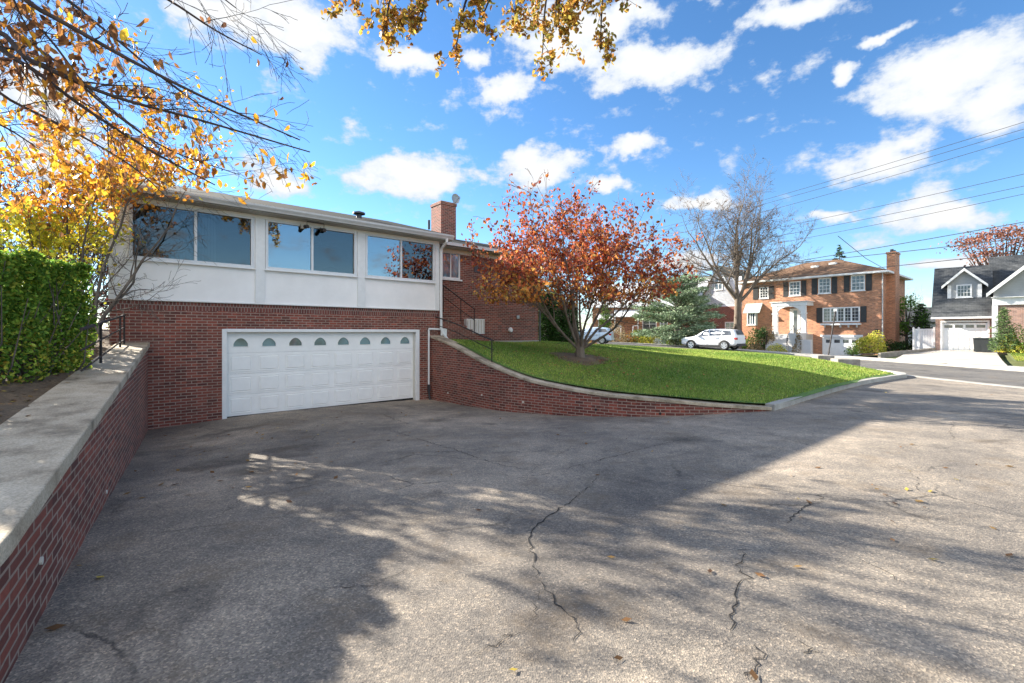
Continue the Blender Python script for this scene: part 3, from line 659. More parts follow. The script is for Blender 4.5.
for a, b, in ((XL-.02, A.x(115)), (A.x(254.9), A.x(264.6)), (A.x(357), A.x(364.8)), (A.x(434.6), XR+.03)):
    mb = MB(); mb.box(a, b, -.05, -.021, zs+.036, ze-.086); mb.build("wall_post", M["white"], ha, bevel=.004)
for (a, b), mul in zip(bays, (A.x(195.5), A.x(312), A.x(400.8))):
    mb = MB(); fw = .045; y0, y1 = -.048, .03
    mb.box(a-.02, a+fw, y0, y1, WZ0-.03, WZ1); mb.box(b-fw, b+.02, y0, y1, WZ0-.03, WZ1); mb.box(a+fw, b-fw, y0, y1, WZ0-.03, WZ0+fw); mb.box(a+fw, b-fw, y0, y1, WZ1-fw, WZ1)
    mb.box(mul-.03, mul+.03, y0+.01, y1-.01, WZ0+fw, WZ1-fw)
    w = mb.build("window", M["alu"], ha, bevel=.004)
    for p, q, yy in ((a+fw-.01, mul-.02, .0), (mul+.02, b-fw+.01, .012)):
        mb = MB(); mb.box(p, q, yy, yy+.006, WZ0+fw-.01, WZ1-fw+.01); mb.build("pane", M["glasslight" if yy == 0 and a != bays[0][0] else "glass"], w)
    mb = MB(); mb.box(a-.05, b+.05, -.1, -.0485, WZ0-.06, WZ0-.031); mb.build("sill", M["white"], w, bevel=.004)
# room behind the glass
mb = MB(); mb.box(XL+.12, XR-.12, .12, 3.4, BT_+.02, 2.99); o = mb.build("sunroom_interior", M["room"], ha)
bm = bmesh.new(); bm.from_mesh(o.data); bm.faces.ensure_lookup_table()
fr = [f for f in bm.faces if abs(f.calc_center_median().y - .12) < .001]; bmesh.ops.delete(bm, geom=fr, context='FACES'); bm.to_mesh(o.data); bm.free()
mb = MB()
for k in range(26):
    xx = bays[0][0] + .05 + k * .062; mb.box(xx, xx+.045, .16+.02*(k%2), .175+.02*(k%2), WZ0-.2, WZ1)
mb.build("curtain", M["curtain"], ha)
mb = MB(); cxx = A.x(332, 1.2); mb.box(cxx-.26, cxx+.26, 1.3, 1.42, BT_+.02, 1.86); mb.prism([(cxx-.26,1.861),(cxx+.26,1.861),(cxx+.2,1.98),(cxx+.05,2.04),(cxx-.05,2.04),(cxx-.2,1.98)], 1.3, 1.42)
co = mb.build("high_back_chair", M["darkmetal"], ha)
mb = MB(); fx = (bays[1][0]+bays[1][1])/2+.7
mb.tube([(fx,1.6,2.99),(fx,1.6,2.78)], .02); mb.tube([(fx,1.6,2.8),(fx,1.6,2.7)], .09)
for k in range(4):
    t = k*math.pi/2+.4; c_, s_ = math.cos(t), math.sin(t); mb.slab([(fx+c_*.12-s_*.06,1.6+s_*.12+c_*.06,2.75),(fx+c_*.12+s_*.06,1.6+s_*.12-c_*.06,2.75),(fx+c_*.6+s_*.07,1.6+s_*.6-c_*.07,2.75),(fx+c_*.6-s_*.07,1.6+s_*.6+c_*.07,2.75)], .01)
mb.build("ceiling_fan", M["darkmetal"], ha)
# soffit, gutter, roof of the wing
RX0, RX1 = XL-.02, XR+.3; OV = .42; SL = .285; RID = 4.4
mb = MB(); mb.box(RX0, RX1, -OV, -.0505, ze, ze+.012); mb.box(XR+.031, RX1, -.05, MY-.5, ze, ze+.012); mb.build("soffit", M["soffit"], ha)
mb = MB(); gprof = [(-OV-.11, ze+.16), (-OV-.11, ze+.115), (-OV-.075, ze+.06), (-OV-.06, ze+.02), (-OV, ze+.02), (-OV, ze+.15)]
for (ya, za), (yb, zb) in zip(gprof, gprof[1:] + gprof[:1]): mb.face([(RX0,ya,za),(RX0,yb,zb),(RX1,yb,zb),(RX1,ya,za)])
mb.face([(RX0,a,b) for a,b in gprof]); mb.face([(RX1,a,b) for a,b in gprof][::-1])
mb.build("gutter", M["gutter"], ha)
mb = MB(); zr = ze+.17; zt = zr + SL*(RID+OV)
mb.slab([(RX0,-OV-.06,zr),(RX1,-OV-.06,zr),(RX1,RID,zt),(RX0,RID,zt)], .05); mb.slab([(RX0,RID+.002,zt),(RX1,RID+.002,zt),(RX1,DEP+.4,zr),(RX0,DEP+.4,zr)], .05)
# gable ends
roof = mb.build("roof", M["roofdark"], ha)
mb = MB(); mb.prism([(0,0)]*0 or [(XL,ze),(XL+.05,ze),(XL+.05,ze+.01),(XL,ze+.01)], -.0, .01) if False else None
for X in (XL, ):
    mb.face([(X,0,ze),(X,DEP,ze),(X,DEP,zr),(X,RID,zt-.06),(X,0,zr+.05)][::-1])
mb.build("gable_end", M["siding"], ha)
mb = MB(); mb.box(RX0-.03, RX0, -OV-.02, -OV+.02, ze+.01, zr); 
mb.slab([(RX0-.03,-OV-.06,zr+.01),(RX0-.002,-OV-.06,zr+.01),(RX0-.002,RID,zt+.01),(RX0-.03,RID,zt+.01)], .18); mb.build("fascia", M["white"], ha)
# roof turbine vent, pipe
def onroof(x, y): return zr + SL*(y+OV+.06)
vx = A.x(359, 1.8); vz = onroof(vx, 1.8)
mb = MB(); mb.tube([(vx,1.8,vz-.05),(vx,1.8,vz+.12)], .09, 10); mb.tube([(vx,1.8,vz+.12),(vx,1.8,vz+.17),(vx,1.8,vz+.22)], [.2,.2,.05], 12); mb.build("roof_vent", M["darkmetal"], ha)
vx = A.x(429, 3.4); vz = onroof(vx, 3.4); mb = MB(); mb.tube([(vx,3.4,vz-.05),(vx,3.4,vz+.33)], .05, 8); mb.build("vent_pipe", M["darkmetal"], ha)
# main block
mz = 3.08
wx0, wx1 = A.x(441.5, MY), A.x(460.3, MY)
mb = MB(); mb.wall(XR-.3, XM, -.9, mz, [(wx0, wx1, 1.97, 3.0)], MY, .1)
mb.face([(XM,MY,-.9),(XM,DEP+1.5,-.9),(XM,DEP+1.5,mz),(XM,MY,mz)]); mb.face([(XM,DEP+1.5,-.9),(XR-.3,DEP+1.5,-.9),(XR-.3,DEP+1.5,mz),(XM,DEP+1.5,mz)])
mr = 5.2; mzr = mz+.16; SL2=.27; mzt = mzr + SL2*(mr-MY+.45)
mb.face([(XM,MY,mz),(XM,DEP+1.5,mz),(XM,DEP+1.5,mzr),(XM,mr,mzt-.06),(XM,MY,mzr+.08)])
mb.build("brick_wall", M["brick"], ha)
mb = MB(); ye = MY-.45; x1 = XM+.3
mb.slab([(RX1+.002,ye,mzr),(x1,ye,mzr),(x1,mr,mzt),(RX1+.002,mr,mzt)], .05); mb.slab([(XR-.3,mr+.003,mzt),(x1,mr+.003,mzt),(x1,DEP+1.9,mzr),(XR-.3,DEP+1.9,mzr)], .05)
mb.face([(XR,RID-2,onroof(0,RID-2)),(XR,mr,mzt),(XR,DEP,mzr)]) 
mb.build("roof", M["roofdark"], ha)
mb = MB(); mb.box(RX1+.003, x1, ye, MY-.001, mz, mz+.012); mb.build("soffit", M["soffit"], ha)
mb = MB(); mb.box(RX1+.004, x1, ye-.1, ye-.002, mz+.03, mz+.14); mb.slab([(x1+.001,ye,mzr+.01),(x1+.03,ye,mzr+.01),(x1+.03,mr,mzt+.01),(x1+.001,mr,mzt+.01)], .18); mb.build("gutter", M["gutter"], ha)
mb = MB(); mb.box(XR+.1, XM-.02, MY-.02, MY-.001, mz-.16, mz-.001); mb.build("frieze_board", M["offwhite"], ha)
window(ha, wx0, wx1, 1.97, 2.99, MY+.01, 2, 1, gmat="dglass2", fw=.07, mw=.05, sill=True)
# foundation strip
mb = MB(); mb.box(A.x(483,MY), XM+.02, MY-.03, MY-.001, -.9, -.36); mb.build("foundation", M["kerb"], ha)
# wall mounted bits
ax0, ax1 = A.x(464, MY), A.x(482, MY); az0, az1 = A.z(473,334,MY), A.z(473,319,MY)
mb = MB(); yy = MY-.2; mb.box(ax0, ax1, yy+.02, MY-.001, az0, az1); ac = mb.build("air_conditioner", M["white"], ha, bevel=.01)
mb = MB()
for k in range(7): q = ax0+.03+(ax1-ax0-.09)*k/6; mb.box(q, q+.03, yy, yy+.019, az0+.04, az1-.04)
mb.build("grille", M["offwhite"], ac)
mb = MB(); mx, mz_ = A.x(510,MY), A.z(510,330,MY); mb.tube([(mx,MY-.001,mz_),(mx,MY-.06,mz_),(mx,MY-.1,mz_)], [.1,.1,.07], 16); mb.build("electric_meter", M["white"], ha)
mb = MB(); mx, mz_ = A.x(517.5,MY), A.z(517.5,317,MY); mb.box(mx-.07,mx+.07,MY-.06,MY-.001,mz_-.07,mz_+.07); mb.build("outlet_box", M["greymetal"], ha, bevel=.005)
mb = MB(); mb.box(A.x(474,MY), A.x(480.5,MY), MY-.02, MY-.001, A.z(477,272.5,MY), A.z(477,266,MY)); mb.build("wall_vent", M["darkmetal"], ha)
mb = MB(); mb.tube([(XM+.04,MY-.05,-.6),(XM+.04,MY-.05,mz+.05)], .035, 8); mb.build("corner_downspout", M["darkmetal"], ha)
# chimney
cy = 4.2; c0 = A.x(441, cy); c1 = A.x(456, cy); czt = A.z(448, 201.5, cy)
mb = MB(); mb.box(c0, c1, cy, cy+.85, 3.6, czt-.16); mb.box(c0-.03, c1+.03, cy-.03, cy+.88, czt-.16, czt-.04)
ch = mb.build("chimney", M["brick"], ha)
mb = MB(); mb.box(c0+.02, c1-.02, cy+.02, cy+.83, czt-.04, czt); mb.tube([(c0+.3,cy+.4,czt),(c0+.3,cy+.4,czt+.06)], .12, 10); mb.build("chimney_crown", M["kerb"], ch)
# satellite dish on chimney
dx, dz = A.x(455, cy-.1), A.z(455, 199, cy-.1); mb = MB(); pr = []
for i, rr in enumerate((0.001, .1, .17, .215)):
    pr.append([(dx+rr*math.cos(t), cy-.12+.35*rr*rr*0-(rr**2)*.9, dz+rr*math.sin(t)*1.05) for t in np.linspace(0, 2*math.pi, 17)[:-1]])
for a_, b_ in zip(pr, pr[1:]):
    for k in range(16): mb.face([a_[k], a_[(k+1)%16], b_[(k+1)%16], b_[k]])
mb.tube([(dx,cy-.11,dz),(dx,cy+.05,dz-.12),(dx,cy+.05,dz-.5)], .018, 6); mb.tube([(dx,cy-.13,dz-.18),(dx,cy-.42,dz-.02)], .012, 6); mb.box(dx-.035,dx+.035,cy-.47,cy-.41,dz-.06,dz+.03)
mb.build("satellite_dish", M["greymetal"], ch)
# downspout at the corner + elbow and white pipe on the wall
mb = MB(); bx = XR+.06
mb.tube([(bx,-OV-.03,ze+.06),(bx,-OV-.03,ze-.06),(bx,-.13,ze-.25),(bx,-.1,ze-.4),(bx,-.1,.12),(bx+.05,-.16,-.05),(bx+.22,-.22,-.3)], .045, 8)
mb.box(bx-.02, bx+.2, -.14, -.10, -.12, .12)
mb.build("downspout", M["white"], ha, smooth=False)
mb = MB(); pxx = A.x(428.8, -.05); pz = A.z(428.8, 329, -.05)
mb.tube([(bx,-.05,pz-.01),(pxx,-.05,pz),(pxx,-.05,pz-.04),(pxx,-.05,-1.72)], .032, 8); mb.build("drain_pipe", M["white"], ha)
mb = MB(); mb.box(pxx-.04,pxx+.04,-.09,-.02,-1.95,-1.721); mb.tube([(pxx,-.05,-1.951),(pxx+.03,-.07,-2.23)], .035, 8); mb.build("pipe_boot", M["darkmetal"], ha)
# flood light bracket under the soffit
lx0, lx1 = A.x(307,-.3), A.x(324,-.3); lzt = A.z(315,220,-.3)
mb = MB(); mb.tube([(lx0,-.06,2.9),(lx0,-.3,2.86),(lx0,-.3,2.98),(lx1,-.3,2.98),(lx1,-.3,2.84)], .012, 6); mb.tube([(lx0,-.06,2.88),(lx0,-.35,2.83)], .05, 8); mb.tube([(lx1,-.06,2.86),(lx1,-.35,2.80)], .05, 8)
mb.build("security_light", M["iron"], ha)
for q0, q1 in ((lx0-.1, lx0+.02), (lx1-.02, lx1+.12)): mb = MB(); mb.box(q0,q1,-.13,-.052,2.81,2.93); mb.build("light_bracket", M["offwhite"], ha)
# outside stair down to the lawn
mb = MB(); sx0, sx1 = XR+.02, XR+2.5; nst = 7
mb.box(sx0, sx0+.75, .12, MY-.002, -.9, .5)
for k in range(nst): mb.box(sx0+.75+k*.25, sx0+1.0+k*.25, .14, MY-.004, -.9, .5-.135*(k+1))
mb.build("outside_stair", M["brick"], ha, bevel=.008)
rebase(ha, -2.2)

def rail(name, label, pts, h, low, posts, r=.016, mat="iron"):
    """iron handrail: pts = foot line; top and mid rail follow it"""
    o = pts[0]; root = empty(name, o); tag(root, label, "handrail")
    rel = [Vector(p) - Vector(o) for p in pts]
    def part(n, mb): return mb.build(n, M[mat], root)
    mb = MB(); mb.tube([p + Vector((0,0,h)) for p in rel], r*1.25, 8); part("top_rail", mb)
    for l in low: mb = MB(); mb.tube([p + Vector((0,0,l)) for p in rel], r*.8, 6); part("mid_rail", mb)
    for t in posts:
        f = t*(len(rel)-1); i = min(int(f), len(rel)-2); p = rel[i].lerp(rel[i+1], f-i); mb = MB(); mb.tube([p + Vector((0,0,-.03)), p + Vector((0,0,h))], r, 8); part("post", mb)
    return root
# railing on the left wall: posts at image x 92.., 105, 120, 127
q = []
for t in (.47, .72, .97):
    p = LB + WD*(LLEN*t) + WN*.38; q.append((p.x, p.y, capz(p)+.10))
rail("handrail", "rusty iron railing standing on the left wall cap by the house corner", q, .62, [.36, .10], [.316, .83, .98], .018)
# rail following the curved wall
foot = []
for i in range(0, 16, 3): p = CWS[i]; foot.append((p.x+.12, p.y+.14, p.z))
rail("handrail", "black iron rail sloping along the top of the curved wall cap", foot, .62, [.36], [.0, .97], .016)
a = A.world(A.x(442.6,.25), .25); b = A.world(A.x(475,.25), .25)
a.z = A.z(442.6, 284.7, .25)-.9; b.z = A.z(475, 309.5, .25)-.9
rail("handrail", "upper black iron stair rail against the brick side wall", [tuple(a), tuple(b)], .9, [.5], [.02, .55, .98], .016)
# ------------------------------------------------------------------ vegetation
def unit(v): return v / (np.linalg.norm(v, axis=-1, keepdims=True) + 1e-9)

def leaf_arrays(C, size, rng, shape='rhomb', droop=0.0, axis=None, aspect=.6):
    """C (N,3) centres, size (N,) -> verts, faces. axis: preferred leaf direction"""
    n = len(C); a = rng.normal(size=(n, 3)); 
    if droop: a[:, 2] -= droop
    if axis is not None: a = a * .45 + axis
    a = unit(a); h = rng.normal(size=(n, 3)); h[:, 2] += .6; b = unit(np.cross(a, h)); nn = np.cross(a, b)
    s = size[:, None]
    if shape == 'rhomb':
        V = np.stack([C - a*s*.5, C + b*s*aspect*.5 + nn*s*.06, C + a*s*.5, C - b*s*aspect*.5 + nn*s*.06], 1)
        F_ = np.arange(n*4).reshape(n, 4); return V.reshape(-1, 3), F_, 4
    if shape == 'tri':
        V = np.stack([C - a*s*.5 + b*s*aspect*.3, C + a*s*.5, C - a*s*.5 - b*s*aspect*.3], 1)
        return V.reshape(-1, 3), np.arange(n*3).reshape(n, 3), 3
    # 'leaf': folded, pointed, 6 verts / 4 quads->2 quads per side
    w = aspect*.5; cv = rng.uniform(-.18, .1, (n, 1))
    V = np.stack([C - a*s*.5, C + a*s*.5 + nn*s*cv, C - a*s*.18 + b*s*w + nn*s*.12, C + a*s*.2 + b*s*w*.8 + nn*s*.12, C - a*s*.18 - b*s*w + nn*s*.12, C + a*s*.2 - b*s*w*.8 + nn*s*.12], 1)
    base = (np.arange(n)*6)[:, None]
    q = np.concatenate([base + np.array([[0, 2, 3, 1]]), base + np.array([[0, 1, 5, 4]])], 0)
    return V.reshape(-1, 3), q, 4

def pick(rng, n, cols, var=.18):
    c = np.array([k[0] for k in cols], float); p = np.array([k[1] for k in cols], float); p /= p.sum()
    r = c[rng.choice(len(c), n, p=p)]; return np.clip(r * (1 + rng.normal(0, var, (n, 1))), 0, 1)

def leaves(name, C, size, cols, mat, parent, rng, shape='rhomb', droop=0.0, axis=None, aspect=.6, off=None, kind=None):
    C = np.asarray(C, float); n = len(C)
    if np.isscalar(size): size = np.full(n, size) * rng.uniform(.7, 1.25, n)
    V, Fc, k = leaf_arrays(C, size, rng, shape, droop, axis, aspect)
    per = len(V) // n; col = np.repeat(cols, per, axis=0)
    if off is not None: V = V - np.array(off)
    o = fast_mesh(name, V, Fc, k, mat, parent, col)
    if kind: o["kind"] = kind
    return o

def tubes(name, branches, mat, parent, off=(0, 0, 0), kmax=8):
    Vs = []; Fs = []; base = 0; off = np.array(off)
    for pts, rs in branches:
        pts = np.asarray(pts, float); rs = np.asarray(rs, float); k = kmax if rs[0] > .05 else (5 if rs[0] > .012 else 3)
        d = np.gradient(pts, axis=0); d = unit(d); ref = np.array([.31, .52, .8]) if abs(d[0] @ unit(np.array([.31, .52, .8]))) < .9 else np.array([1., 0, 0])
        a = unit(np.cross(d, ref)); b = np.cross(d, a); t = np.arange(k) * 2 * math.pi / k
        R = pts[:, None] + rs[:, None, None] * (a[:, None] * np.cos(t)[None, :, None] + b[:, None] * np.sin(t)[None, :, None])
        n = len(pts); Vs.append((R - off).reshape(-1, 3))
        i = np.arange(n-1)[:, None] * k + np.arange(k)[None]; j = np.arange(n-1)[:, None] * k + (np.arange(k)[None] + 1) % k
        Fs.append(np.stack([i, j, j + k, i + k], -1).reshape(-1, 4) + base); base += n * k
    return fast_mesh(name, np.concatenate(Vs), np.concatenate(Fs), 4, mat, parent, smooth=True)

def grow(rng, p, d, length, r, lvl, cfg, out, tips):
    """recursive limb. cfg: per-level dict(n children, len ratio, angle, wander, up)"""
    c = cfg[lvl]; n = c.get('seg', 7); d = unit(np.array(d, float)); p = np.array(p, float); step = length / n
    pts = [p.copy()]; rs = [r]; dirs = [d]
    for i in range(n):
        d = unit(d + rng.normal(0, c['wander'], 3) + np.array([0, 0, c.get('up', 0)])); p = p + d * step
        pts.append(p.copy()); rs.append(max(r * (1 - (i + 1) / n * c.get('taper', .8)), cfg['rmin'])); dirs.append(d)
    out.append((pts, rs))
    if lvl + 1 >= cfg['levels']:
        tips.append((np.array(pts), np.array(dirs))); return
    k = c['kids']; k = rng.integers(k[0], k[1] + 1); t0 = c.get('t0', .25)
    for j in range(k):
        t = t0 + (1 - t0) * (j + rng.uniform(.1, .9)) / k; f = t * n; i = min(int(f), n - 1); q = pts[i] + (pts[i+1] - pts[i]) * (f - i)
        dd = dirs[i+1]; side = unit(np.cross(dd, rng.normal(size=3))); ang = math.radians(rng.normal(c['ang'], c.get('angv', 9)))
        nd = dd * math.cos(ang) + side * math.sin(ang)
        if c.get('flat'): nd[2] *= c['flat']
        grow(rng, q, nd, length * c['len'] * rng.uniform(.7, 1.2) * (1.15 - .5 * t), rs[i] * c.get('rr', .62), lvl + 1, cfg, out, tips)
    if c.get('cont', True):
        grow(rng, pts[-1], dirs[-1], length * c['len'], rs[-1], lvl + 1, cfg, out, tips)

def along(rng, tips, per, spread, lo=.2):
    C = []; Ax = []
    for pts, dirs in tips:
        m = rng.poisson(per)
        if not m: continue
        t = rng.uniform(lo, 1, m) * (len(pts) - 1); i = np.minimum(t.astype(int), len(pts) - 2); f = (t - i)[:, None]
        C.append(pts[i] * (1 - f) + pts[i+1] * f + rng.normal(0, spread, (m, 3))); Ax.append(dirs[i])
    return np.concatenate(C), np.concatenate(Ax)

# ---- A. the red ornamental tree on the lawn
def red_tree():
    rng = np.random.default_rng(5); b = np.array([2.22, 15.0, lz(2.22, 15.0) - .08])
    root = empty("dogwood_tree", tuple(b)); tag(root, "spreading autumn tree with red and orange leaves standing on the green lawn", "tree")
    cfg = dict(levels=4, rmin=.006); cfg[0] = dict(kids=(7, 9), len=.50, ang=36, wander=.09, up=.03, t0=.33, rr=.55, seg=9, taper=.72)
    cfg[1] = dict(kids=(4, 6), len=.55, ang=40, wander=.13, up=.0, t0=.2, flat=.75, rr=.6); cfg[2] = dict(kids=(3, 4), len=.6, ang=38, wander=.16, up=-.01, t0=.2, flat=.8, rr=.6); cfg[3] = dict(wander=.18, seg=4, up=.02)
    out = []; tips = []
    tr = [[b, b + (0, 0, .35), b + (.01, 0, .7)], [.19, .15, .15]]; out.append(tr)
    dirs = [(-.95,.1,.95,4.6),(-.62,-.3,1.25,5.0),(-.3,.35,1.5,5.3),(.0,-.15,1.7,5.5),(.28,.3,1.6,5.2),(.55,-.25,1.35,5.1),(.95,.2,1.05,5.0),(-.1,.9,1.2,4.6),(.2,-.85,1.25,4.3),(1.1,-.5,.85,4.0),(-1.1,-.45,.85,4.2)]
    for x, y, z, l in dirs:
        s = b + np.array([x, y, 0]) * .1 + (0, 0, .42); grow(rng, s, (x, y, z), l * (.71 if z < 1.3 else .66), .050, 0, cfg, out, tips)
    def dome(q): q = np.asarray(q) - b; return ((q[0] + .15) / 4.15) ** 2 + (q[1] / 4.0) ** 2 + (max(q[2] - 2.3, 0) / 4.15) ** 2 < rng.uniform(.92, 1.12)
    out[:] = [o_ for o_ in out if o_[1][0] > .03 or dome(o_[0][-1])]; out[:] = [(o_[0], o_[1]) if dome(o_[0][-1]) or o_[1][0] < .03 else (o_[0][:max(3, int(len(o_[0]) * .75))], o_[1][:max(3, int(len(o_[0]) * .75))]) for o_ in out]
    tips = [t for t in tips if dome(t[0][-1])]
    tubes("trunk", out, M["barkmid"], root, b)
    C, Ax = along(rng, tips, 4.9, .08, .0)
    # clip to a natural outline; thin out the top
    rel = C - b; h = rel[:, 2]; rad = np.hypot(rel[:, 0], rel[:, 1])
    keep = (h > 1.85) & (rng.random(len(C)) < np.clip(1.25 - (h - 3.6) / 3.6, .3, 1)); C = C[keep]; Ax = Ax[keep]; rel = rel[keep]; n = len(C)
    cols = pick(rng, n, [((.52, .12, .055), 3.4), ((.36, .08, .05), 2.4), ((.68, .25, .07), 3.4), ((.24, .08, .065), 2)])
    low = np.clip((3.1 - rel[:, 2]) / 1.0, 0, 1) * np.clip((.6 - rel[:, 0]) / 2.2, 0, 1); low2 = np.clip((2.9 - rel[:, 2]) / 1.0, 0, 1)
    o2 = pick(rng, n, [((.78, .33, .08), 3), ((.78, .48, .12), 2), ((.66, .22, .07), 2), ((.55, .34, .10), 1)])
    m = (rng.random(n) < np.maximum(low * .95, low2 * .45)); cols[m] = o2[m]
    leaves("foliage", C, .115, cols, M["leaf"], root, rng, 'leaf', droop=1.0, aspect=.62, off=b)
    # mulch ring
    th = np.linspace(0, 2*math.pi, 40, endpoint=False)
    mb = MB(); R = [.95 + .1*math.sin(3*t) + .05*math.sin(7*t) for t in th]; P = [(b[0]+r*math.cos(t), b[1]+r*math.sin(t)) for r, t in zip(R, th)]
    for i in range(40):
        j = (i+1) % 40; z = lambda x, y: lz(x, y) + .012
        p, q = P[i], P[j]; pm = (b[0]+(p[0]-b[0])*.5, b[1]+(p[1]-b[1])*.5); qm = (b[0]+(q[0]-b[0])*.5, b[1]+(q[1]-b[1])*.5)
        mb.face([(b[0],b[1],z(b[0],b[1])+.05),(pm[0],pm[1],z(*pm)+.03),(qm[0],qm[1],z(*qm)+.03)]); mb.face([(pm[0],pm[1],z(*pm)+.03),(p[0],p[1],z(*p)),(q[0],q[1],z(*q)),(qm[0],qm[1],z(*qm)+.03)])
    o = mb.build("tree_bed_soil", M["dirt"]); tag(o, kind="structure")
red_tree()

# ---- B. the big bare tree across the street
def bare_tree(name, label, b, H, seed, leafn=0, mat="barkpale", spread=1.0, group=None, lv=5, kids=1.0, r0=.34, stems=None, leafcols=None, leafs=.12, fork=.22, per=0, thin=1.0):
    rng = np.random.default_rng(seed); b = np.array(b, float); root = empty(name, tuple(b)); tag(root, label, "tree", group)
    cfg = dict(levels=lv, rmin=.012 * max(1, H / 14) * thin); K = lambda a, c: (max(2, int(a * kids)), max(2, int(c * kids)))
    cfg[0] = dict(kids=K(6, 7), len=.52, ang=36*spread, wander=.06, up=.05, t0=.22, rr=.6, seg=9, taper=.72)
    cfg[1] = dict(kids=K(5, 6), len=.55, ang=38*spread, wander=.10, up=.05, t0=.15, rr=.55); cfg[2] = dict(kids=K(4, 6), len=.55, ang=36, wander=.13, up=.04, t0=.15, rr=.6)
    cfg[3] = dict(kids=K(3, 5), len=.6, ang=36, wander=.16, up=.02, rr=.7, seg=5); cfg[4] = dict(wander=.2, seg=4, up=.03); 
    out = []; tips = []; hf = H * fork; out.append(([b - (0,0,.2), b + (0, 0, hf * .5), b + (.05, 0, hf)], [r0 * 1.15, r0 * .9, r0 * .82]))
    for x, y, z, l in (stems or [(-.55, .1, 1.5, .62), (-.16, -.3, 1.8, .72), (.2, .25, 1.7, .7), (.6, -.1, 1.45, .66), (.1, .6, 1.4, .55)]):
        grow(rng, b + (0, 0, hf * rng.uniform(.86, .99)), (x * spread, y * spread, z), H * l * .62, r0 * .5, 0, cfg, out, tips)
    tubes("trunk", out, M[mat], root, b)
    if per:
        C, Ax = along(rng, tips, per, .05, .0); n = len(C); leaves("foliage", C, leafs, pick(rng, n, leafcols), M["leaf"], root, rng, 'rhomb', droop=.8, off=b)
    return root
LC_BROWN = [((.26, .11, .05), 3), ((.20, .09, .05), 2), ((.35, .16, .06), 1)]
bare_tree("bare_tree", "tall bare spreading street tree behind the white SUV", (22.3, 45.5, -1.85), 17.0, 21, mat="barkmid", spread=1.18, kids=1.0, leafcols=LC_BROWN, per=.10, leafs=.16, r0=.36, fork=.31, thin=.55,
          stems=[(-1.25, .1, 1.25, .66), (-.75, .3, 1.6, .70), (-.35, -.3, 1.8, .72), (.05, .25, 1.9, .72), (.45, -.1, 1.75, .72), (.85, .2, 1.5, .70), (1.15, .1, 1.25, .62), (.1, .6, 1.4, .5)])

# ---- conifers
def conifer(name, label, b, H, R, seed, cols, cat="conifer", group=None, dens=1.0, size=.22, up=-.05, irregular=.25, z0=.06, p=1.0, aspect=.25, mat="needle"):
    rng = np.random.default_rng(seed); b = np.array(b, float); root = empty(name, tuple(b)); tag(root, label, cat, group)
    out = [([b, b + (0, 0, H * .5), b + (0, 0, H * .97)], [H * .022 + .03, H * .014 + .02, .012])]; C = []; Ax = []
    nb = int(70 * dens)
    for i in range(nb):
        t = z0 + (1 - z0) * (i + rng.random()) / nb; th = i * 2.4 + rng.normal(0, .3); r = R * (1 - t) ** p * rng.uniform(1 - irregular, 1 + irregular) + .05
        s = b + (0, 0, H * t); e = s + np.array([math.cos(th) * r, math.sin(th) * r, r * up + rng.normal(0, .03) * r]); m = (s + e) / 2 + (0, 0, -.06 * r)
        out.append(([s, m, e], [.02 + .01 * r, .012 + .004 * r, .006])); k = int((14 + 60 * r / R * dens ** .2) * max(.4, r / 1.0) ** .6)
        u = rng.uniform(.12, 1, k) ** .7; base = s + (e - s) * u[:, None]; w = r * .28 * (1.05 - u) + .06
        lat = np.array([-math.sin(th), math.cos(th), 0]); q = rng.normal(0, 1, k)[:, None] * w[:, None] * lat + rng.normal(0, .05 + .03 * r, (k, 3)); q[:, 2] -= abs(q[:, 2]) * .3
        C.append(base + q); Ax.append(np.repeat(unit((e - s))[None], k, 0))
    C = np.concatenate(C); Ax = np.concatenate(Ax); tubes("trunk", out, M["bark"], root, b)
    leaves("foliage", C, size, pick(rng, len(C), cols, .22), M[mat], root, rng, 'rhomb', axis=Ax, aspect=aspect, off=b); return root
LC_BLUE = [((.28, .37, .22), 3), ((.20, .28, .16), 3), ((.42, .50, .34), 2.2), ((.12, .17, .09), 1.2)]
LC_DARK = [((.03, .06, .02), 3), ((.045, .09, .03), 3), ((.07, .12, .04), 1)]
def spreading_cedar():
    rng = np.random.default_rng(8); b = np.array([15.9, 44.5, -1.45]); root = empty("cedar_tree", tuple(b)); tag(root, "broad blue green cedar with layered branches in front of the white gabled house", "conifer")
    out = [([b, b + (.2, 0, 3), b + (.1, 0, 6.6)], [.2, .14, .04])]; C = []; Ax = []
    for i in range(120):
        t = rng.uniform(.10, 1); th = rng.uniform(0, 6.283); h = 7.3 * t; r = 4.5 * math.sqrt(max(0, 1 - (max(0, t - .28) / .74) ** 2)) * rng.uniform(.55, 1.08); 
        if math.cos(th) > 0: r *= .95
        s = b + (0, 0, min(h * .8, 6.3)); e = b + np.array([math.cos(th) * r, math.sin(th) * r, h + rng.normal(0, .2)]); m = (s + e) / 2 + (0, 0, .25)
        out.append(([s, m, e], [.06, .035, .01])); k = int(60 + 75 * r); u = rng.uniform(.25, 1.02, k) ** .8; base = s * ((1-u)**2)[:, None] + m * (2*u*(1-u))[:, None] + e * (u*u)[:, None]
        lat = np.array([-math.sin(th), math.cos(th), 0]); C.append(base + rng.normal(0, 1, k)[:, None] * lat * .42 + rng.normal(0, .09, (k, 3))); Ax.append(np.repeat(unit(e - m)[None], k, 0))
    C = np.concatenate(C); Ax = np.concatenate(Ax); tubes("trunk", out, M["bark"], root, b)
    leaves("foliage", C, .26, pick(rng, len(C), LC_BLUE, .25), M["needle"], root, rng, 'rhomb', axis=Ax, aspect=.3, off=b)
spreading_cedar()
